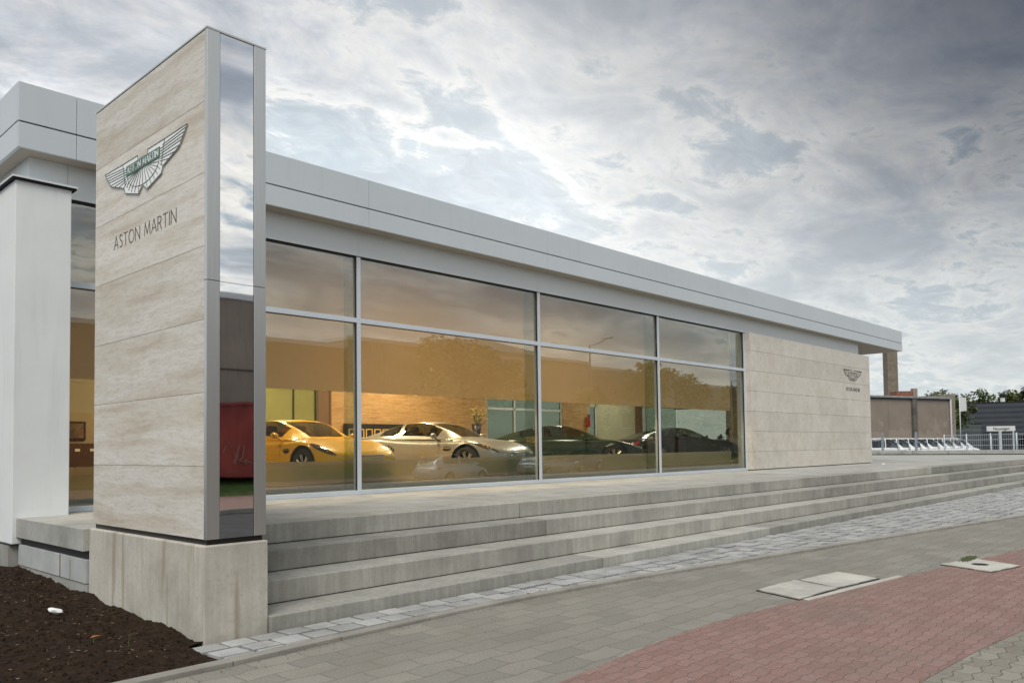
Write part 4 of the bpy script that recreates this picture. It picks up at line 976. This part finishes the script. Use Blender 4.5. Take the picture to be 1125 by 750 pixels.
# flag, sign, fence, rail
t = thing('white_flag', 'small white banner on a slim pole above the low grey wing', 'flag', (97.4, 24.8, 0))
m = MB(); m.tube([(97.4, 24.8, 0), (97.4, 24.8, 6.6)], .05, 8); m.build('pole', M['alu'], t, smooth=True)
m = MB(); m.box((97.44, 24.45, 4.9), (97.47, 24.75, 6.45)); m.box((97.455, 24.15, 4.95), (97.48, 24.45, 6.4)); m.build('banner_cloth', M['white'], t)
sd_ = Vector((83.16-81.44, 16.75-18.58, 0)).normalized(); S0 = Vector((81.44, 18.58, 0))
t = thing('dealer_sign', 'long pale sign board on two posts before the grey hall', 'sign', S0)
sn = Vector((sd_.y, -sd_.x, 0)); sn = sn if sn.x < 0 else -sn
def qs(mb, a, b, e, z0, z1): q5(mb, a, b, e, z0, z1)
m = MB(); qs(m, S0, S0+sd_*2.5, -sn*.15, 2.50, 2.95); bd = m.build('sign_board', M['white'], t, bevel=.01)
for k, wd in ((1.05, .22), (2.28, .12)): m = MB(); a = S0+sd_*k-sn*.02; qs(m, a, a+sd_*wd, -sn*.1, 0, 2.497); m.build('post', M['alu'], t)
cu = bpy.data.curves.new('sign_text', 'FONT'); cu.body = 'Neuwagen'; cu.size = .34; cu.extrude = .004; cu.align_x = 'CENTER'; cu.align_y = 'CENTER'
to = bpy.data.objects.new('sign_text', cu); COL.objects.link(to); dgp = bpy.context.evaluated_depsgraph_get()
def text_mesh(body, name, size, Mx, mat, parent, xs=1.0):
    cu = bpy.data.curves.new(name, 'FONT'); cu.body = body; cu.size = size; cu.extrude = .006; cu.align_x = 'CENTER'; cu.align_y = 'CENTER'
    tmp = bpy.data.objects.new(name, cu); COL.objects.link(tmp); bpy.context.view_layer.update()
    me = bpy.data.meshes.new_from_object(tmp.evaluated_get(bpy.context.evaluated_depsgraph_get())); bpy.data.objects.remove(tmp)
    mb = MB(); mb.add([Mx @ Vector((v.co.x*xs, v.co.y, v.co.z)) for v in me.vertices], [tuple(p.vertices) for p in me.polygons]); return mb.build(name, mat, parent)
bpy.data.objects.remove(to)
c_ = S0+sd_*1.25+sn*.01; Mx = Matrix((( sd_.x, 0, sn.x, c_.x), (sd_.y, 0, sn.y, c_.y), (0, 1, 0, 2.72), (0, 0, 0, 1)))
text_mesh('Neuwagen', 'sign_lettering', .34, Mx, M['black'], bd)
t = thing('car_park_fence', 'galvanised steel mesh fence with round posts around the car park', 'fence', (70, 14, 0))
f0, f1 = Vector((75.5, 20.5, 0)), Vector((66.5, 8.0, 0)); fd = (f1-f0); fl_ = fd.length; fd.normalize(); nseg = 6
for k in range(nseg+1):
    p = f0+fd*fl_*k/nseg; m = MB(); m.tube([p, p+Vector((0, 0, 2.25))], .05, 8); m.build('post', M['alu'], t, smooth=True)
m = MB()
for z in (.3, .8, 1.3, 1.75, 2.15): m.tube([f0+Vector((0, 0, z)), f1+Vector((0, 0, z))], .018, 5)
m.build('rails', M['alu'], t)
m = MB(); n_ = int(fl_/.22)
for k in range(n_):
    p = f0+fd*(k+.5)*fl_/n_; m.tube([p+Vector((0, 0, .2)), p+Vector((0, 0, 2.2))], .007, 4)
m.build('mesh_bars', M['alu'], t)
t = thing('terrace_parapet', 'low concrete parapet with thin steel posts closing the far end of the terrace', 'parapet', (54.5, 12, .81))
m = MB(); yb = 6.4
while yb < 19.4: y2 = min(yb+2.05, 19.4); m.box((54.5, yb+.01, .0), (54.68, y2-.01, 1.10), rnd(.3, .7)); yb = y2
m.build('parapet_wall', M['slab'], t, bevel=.01)
m = MB(); m.box((54.45, 6.4, .815), (54.498, 19.4, .86)); m.build('base_joint', M['gap'], t)
bl = simple('blue_grey_post', (.27, .31, .35), .4)
for y in (18.48, 16.44): m = MB(); m.box((54.53, y-.07, 1.10), (54.62, y+.07, 2.25)); m.build('post', bl, t, bevel=.01)
for y in (14.3, 12.25, 10.2, 8.2, 17.5, 15.2): m = MB(); m.tube([(54.6, y, 1.1), (54.6, y, 1.95)], .018, 6); m.build('thin_post', M['alu'], t)

# vans
M['vanwhite'] = car_paint('white_van_paint', (.82, .84, .85), 0, .35)
hd = R(-55); hv = Vector((math.cos(hd), math.sin(hd), 0)); words = ['first', 'second', 'third', 'fourth', 'fifth', 'sixth', 'seventh', 'eighth', 'ninth']
proto = None
for k in range(9):
    nose = Vector((66.6, 20.2, 0))+Vector((22.4, .7, 0))*k/8; c = nose-hv*2.45
    lb = f'white van with its side fully in view, {words[0]} from the left' if k == 0 else f'white van parked {words[k]} from the left in the row'
    if proto is None: proto = vehicle('parked_van', lb, 'van', VAN, M['vanwhite'], (c.x, c.y, -.012), hd, 'white vans parked side by side'); o = proto
    else: o = copy_tree(proto); o.location = (c.x+rnd(-.1, .1), c.y+rnd(-.15, .15), -.012); o['label'] = lb
# parked cars along the road (seen in the glass)
vehicle('parked_car', 'pale silver hatchback parked by the kerb mirrored in the second pane', 'car', HATCH, car_paint('pale_blue_silver', (.42, .47, .52), .3), (26.3, cy_(26.3)-8.0, -.13), R(-9), 'cars parked along the road')
vehicle('parked_car', 'grey hatchback parked by the kerb mirrored low in the third pane', 'car', HATCH, car_paint('mid_grey_paint', (.22, .25, .28), .3), (34.8, cy_(34.8)-8.0, -.13), R(-9), 'cars parked along the road')
vehicle('parked_car', 'dark blue hatchback on the far side of the road by the grass bank', 'car', HATCH, car_paint('dark_blue_paint', (.04, .06, .12), .3), (45, cy_(45)-12.1, -.13), R(171), 'cars parked along the road')

# ------------------------------------------------------------------ buildings across the road (mirrored in the glass)
def facade(x0, x1, yf, dep, h, col, label, name='industrial_hall', rib=True, windows=0, group='buildings across the road'):
    t = thing(name, label, 'building', ((x0+x1)/2, yf-dep/2, 0), 0, group)
    mt = m_ribbed('hall_cladding', col, 25, 0) if rib else simple('hall_render_%d' % int(x0), col, .9, var=.14, scale=.6, bumps=.3, streaks=.5)
    m = MB(); m.box((x0, yf-dep, -.1), (x1, yf, h-.25)); m.build('wall', mt, t)
    m = MB(); m.box((x0-.08, yf-dep-.1, h-.247), (x1+.08, yf+.08, h)); m.build('roof_edge', M['alu'], t)
    for k in range(windows):
        xx = x0+(x1-x0)*(k+.5)/windows
        m = MB(); m.box((xx-1.1, yf+.002, 3.2), (xx+1.1, yf+.05, 4.6)); f = m.build('window', M['frame'], t); m = MB(); m.box((xx-1.02, yf+.052, 3.28), (xx+1.02, yf+.06, 4.52)); m.build('pane', M['darkpane'], f)
    return t
hA = facade(2, 29.6, -18.6, 12, 8.2, (.27, .235, .20), 'long brown rendered hall across the road behind the red container', rib=False)
m = MB(); m.tube([(2+i*1.4, -18.56, 5.3-.25*math.sin(math.pi*i/20)) for i in range(20)], .03, 5); m.build('hanging_cable', M['black'], hA)
facade(29.7, 35.6, -18.4, 12, 8.75, (.34, .31, .27), 'narrow light brown hall between the brown hall and the gabled hall')
hC = facade(35.7, 47.4, -18.0, 14, 9.0, (.28, .25, .21), 'gabled brown hall with a rectangular sign across the road')
m = MB(); m.prism([(35.7, 9.0), (47.4, 9.0), (41.5, 9.5)], lambda u, v, d: (u, d, v), -32, -18.0); m.build('gable', M['alu'], hC)
m = MB(); m.box((41.6, -18.0, 7.35), (45.6, -17.85, 8.45)); sb = m.build('sign_board', simple('pale_sign_board', (.50, .45, .38), .5), hC)
text_mesh('ORANGE', 'sign_lettering', .80, Matrix(((-1, 0, 0, 43.6), (0, 0, 1, -17.84), (0, 1, 0, 7.9), (0, 0, 0, 1))), M['black'], sb, xs=1.05)
facade(47.5, 53.9, -18.2, 12, 8.75, (.34, .30, .26), 'light brown box hall right of the gabled hall', rib=False)
facade(54.0, 64.8, -18.2, 12, 8.4, (.30, .29, .25), 'long low ribbed hall behind the tall pointed street tree', windows=3)
facade(64.9, 69.4, -18.2, 12, 8.3, (.36, .35, .31), 'grey square hall left of the arched street lamp', rib=False)
facade(69.5, 110, -18.2, 12, 7.75, (.29, .30, .26), 'lowest and longest hall at the far end across the road', windows=6)
facade(-40, 1.9, -20, 12, 7.4, (.23, .21, .18), 'grey rendered hall across the road behind the photographer', rib=False, windows=7)
# red container with graffiti
t = thing('shipping_container', 'red corrugated container with pale graffiti on the grass bank', 'container', (14.6, -16.6, .72))
m = MB(); n_ = 74; pts = []; x0, x1 = 8.6, 20.8
for i in range(n_+1):
    x = x0+(x1-x0)*i/n_; pts.append((x, -15.4-(.05 if i % 4 in (0, 1) else 0)))
m.prism(pts+[(x1, -17.8), (x0, -17.8)], lambda u, v, d: (u, v, d), .74, 3.32); m.build('container_body', simple('faded_red_paint', (.24, .045, .035), .8, var=.25, scale=1), t)
m = MB(); m.box((x0-.02, -17.82, 3.322), (x1+.02, -15.36, 3.42)); m.box((x0-.02, -15.46, .62), (x1+.02, -15.38, .738)); m.build('container_rails', simple('dark_red_paint', (.20, .03, .025), .6), t)
gm = MB(); rr = random.Random(5)
for k in range(13):
    x = 9.2+k*.88; z = rr.uniform(1.4, 2.6); p = [(x, -15.385, z)]
    for q in range(6): p.append((p[-1][0]+rr.uniform(-.35, .45), -15.385, min(3.1, max(1.1, p[-1][2]+rr.uniform(-.7, .7)))))
    gm.tube(p, .022, 5)
gm.build('graffiti', simple('pale_spray_paint', (.34, .20, .17), .7), t)
# street lamps
def street_lamp(x, y, h, label):
    t = thing('street_lamp', label, 'street lamp', (x, y, 0), 0, 'street lamps across the road')
    m = MB(); m.tube([(x, y, 0), (x, y, h*.9)]+[(x+.0, y+1.4*math.sin(a), h*.9+.7*(1-math.cos(a))*.6) for a in (.3, .6, .9, 1.2, 1.5)], .07, 8, .04); m.build('pole', M['alu'], t, smooth=True)
    m = MB(); m.obox((x, y+1.75, h*.9+.40), (.28, .75, .14)); m.build('lamp_head', M['white'], t, bevel=.03)
street_lamp(72.0, -14.7, 8.7, 'arched grey street lamp across the road at the right end of the halls')
street_lamp(49.6, -14.7, 10.5, 'tall grey street lamp across the road in front of the light brown box hall')

# ------------------------------------------------------------------ small things on the ground
def plate(name, label, quad, z0, z1, mat, hole=None):
    t = thing(name, label, 'cover plate', (sum(p[0] for p in quad)/4, sum(p[1] for p in quad)/4, 0), 0)
    cx, cyy = sum(p[0] for p in quad)/4, sum(p[1] for p in quad)/4
    m = MB(); m.prism([(cx+(x-cx)*1.035, cyy+(y-cyy)*1.035) for x, y in quad], lambda u, v, d: (u, v, d), .001, .0095); m.build('joint_rim', bed, t)
    rr = random.Random(len(label)); ed = []
    for (a, b), (c, d) in zip(quad, quad[1:]+quad[:1]):
        for k in range(7): f = k/7; ed.append((a+(c-a)*f+rr.uniform(-.012, .012), b+(d-b)*f+rr.uniform(-.012, .012)))
    m = MB(); m.prism(ed, lambda u, v, d: (u, v, d), z0, z1); m.build('plate', mat, t)
    if hole:
        m = MB(); m.lathe([(0, z1+.002), (.10, z1+.002), (.10, z1-.01)], (hole[0], hole[1], 0), 16); m.build('lift_hole', M['gap'], t)
plate('concrete_cover', 'left pale concrete cover plate of the chipped pair in the grey paving', [(8.30, 4.17), (8.08, 3.60), (8.93, 3.56), (9.16, 4.14)], .004, .020, M['cover'])
plate('concrete_cover', 'right pale concrete cover plate of the chipped pair in the grey paving', [(9.20, 4.10), (8.98, 3.57), (9.88, 3.44), (10.06, 3.98)], .004, .018, M['cover'])
plate('concrete_cover', 'single square concrete cover plate with a dark hole by the red path', [(11.52, 3.21), (12.32, 3.02), (11.95, 2.42), (11.20, 2.57)], .006, .020, M['cover'], (11.75, 2.82))
m = MB(); m.prism([(8.10, 3.52), (10.25, 3.28), (10.30, 3.36), (8.13, 3.59)], lambda u, v, d: (u, v, d), .002, .0075); tag(m.build('edging_strip', M['cover']), 'narrow pale concrete strip along the front of the two cover plates', 'edging')
wm = MB(); rr = random.Random(3)
for k in range(260):
    x = 12.15+rr.gauss(0, .14); y = 3.06+rr.gauss(0, .03); s = rr.uniform(.01, .035); wm.add([(x-s, y, .02), (x+s*.3, y+s*.3, .02+s*.4), (x+s, y, .02+s), (x, y-s*.3, .03)], [(0, 1, 2, 3)])
tag(wm.build('weeds', Lf[0]), 'small tuft of yellow green weeds behind the square cover plate', 'weeds')
ms = MB()
for k in range(900):
    x = rr.uniform(6.3, 40); y = cy_(x)+rr.uniform(.13, .2)+abs(rr.gauss(0, .25)); s = rr.uniform(.006, .016)
    if y > 6.4: y = 6.44-rr.uniform(0, .03)
    ms.add([(x-s, y, .014), (x, y-s*.5, .016+s*.5), (x+s, y, .016+s*.3), (x, y+s*.5, .016+s*.6)], [(0, 1, 2, 3)])
tag(ms.build('joint_moss', simple('dark_moss', (.05, .055, .03), .9, var=.4, scale=10)), 'dark moss and dirt along the cobble joints', 'moss', kind='stuff')
m = MB(); c = Vector((2.57, 8.25, soil_z(2.57, 8.25)+.045)); vs = []
rs = random.Random(9)
for k in range(40):
    d = Vector((rs.gauss(0, 1), rs.gauss(0, 1), rs.gauss(0, 1))).normalized(); vs.append(c+Vector((d.x*.03-d.y*.05, d.x*.02+d.y*.05, d.z*.03+d.y*.012))*rs.uniform(.85, 1.1))
m.add(vs, []); o = m.build('white_stone', M['render']); bm = bmesh.new(); bm.from_mesh(o.data); bmesh.ops.convex_hull(bm, input=bm.verts); bm.to_mesh(o.data); bm.free(); tag(o, 'white lump of stone lying on the dark soil below the terrace edge', 'stone')
for (x, y, l_) in ((2.48, 7.05, 'left thin green sprout growing from the soil'), (2.67, 6.83, 'right thin green sprout growing from the soil nearer the plinth')):
    z = soil_z(x, y); m = MB(); m.tube([(x, y, z), (x+.004, y, z+.05), (x+.012, y+.003, z+.09)], .0035, 5, .0012); m.tube([(x+.006, y, z), (x-.004, y, z+.04)], .003, 5, .001); tag(m.build('sprout', Lf[0]), l_, 'sprout', 'sprouts in the soil bed')
m = MB(); z = soil_z(2.56, 7.25)+.012; m.add([(2.52, 7.25, z), (2.56, 7.22, z+.012), (2.62, 7.27, z+.004), (2.56, 7.29, z+.01), (2.54, 7.26, z+.006)], [(0, 1, 4), (1, 2, 3), (1, 3, 4), (4, 3, 0)]); tag(m.build('dry_leaf', simple('orange_leaf', (.35, .12, .04), .7)), 'curled orange brown dry leaf on the dark soil', 'leaf')
m = MB(); m.add([(30.70, 10.38, .813), (30.84, 10.36, .83), (30.86, 10.47, .82), (30.74, 10.48, .85), (30.78, 10.42, .86)], [(0, 1, 4), (1, 2, 4), (2, 3, 4), (3, 0, 4)]); tag(m.build('crumpled_paper', M['white']), 'small crumpled pale paper on the terrace beside the stone screen', 'paper')

gr_ = MB(); rr = random.Random(12)
for k in range(900):
    x = rr.uniform(2.2, 16); y = cy_(x)-abs(rr.gauss(0, .10))-.003 if rr.random() < .7 else rr.uniform(2.2, 5.6); q = rr.uniform(.002, .007)
    gr_.add([(x-q, y, .008), (x, y-q, .008), (x+q, y, .008), (x, y+q, .008), (x, y, .008+q)], [(0, 1, 4), (1, 2, 4), (2, 3, 4), (3, 0, 4)])
tag(gr_.build('grit', simple('pale_grit', (.16, .14, .11), .9, var=.5, scale=30)), 'fine grit and crumbs lying along the kerb on the paving', 'grit', kind='stuff')
tw = MB()
for k in range(26):
    x = 3.0-rr.random()*2.2; y = 6.1+rr.random()*3; z = soil_z(x, y)+.008; a = rr.uniform(0, 3.1); l = rr.uniform(.03, .09)
    tw.tube([(x, y, z), (x+math.cos(a)*l*.5, y+math.sin(a)*l*.5, z+rr.uniform(.004, .014)), (x+math.cos(a)*l, y+math.sin(a)*l, z)], .0022, 4)
tag(tw.build('twigs', M['bark']), 'thin brown twigs and root bits lying on the soil', 'twigs', kind='stuff')
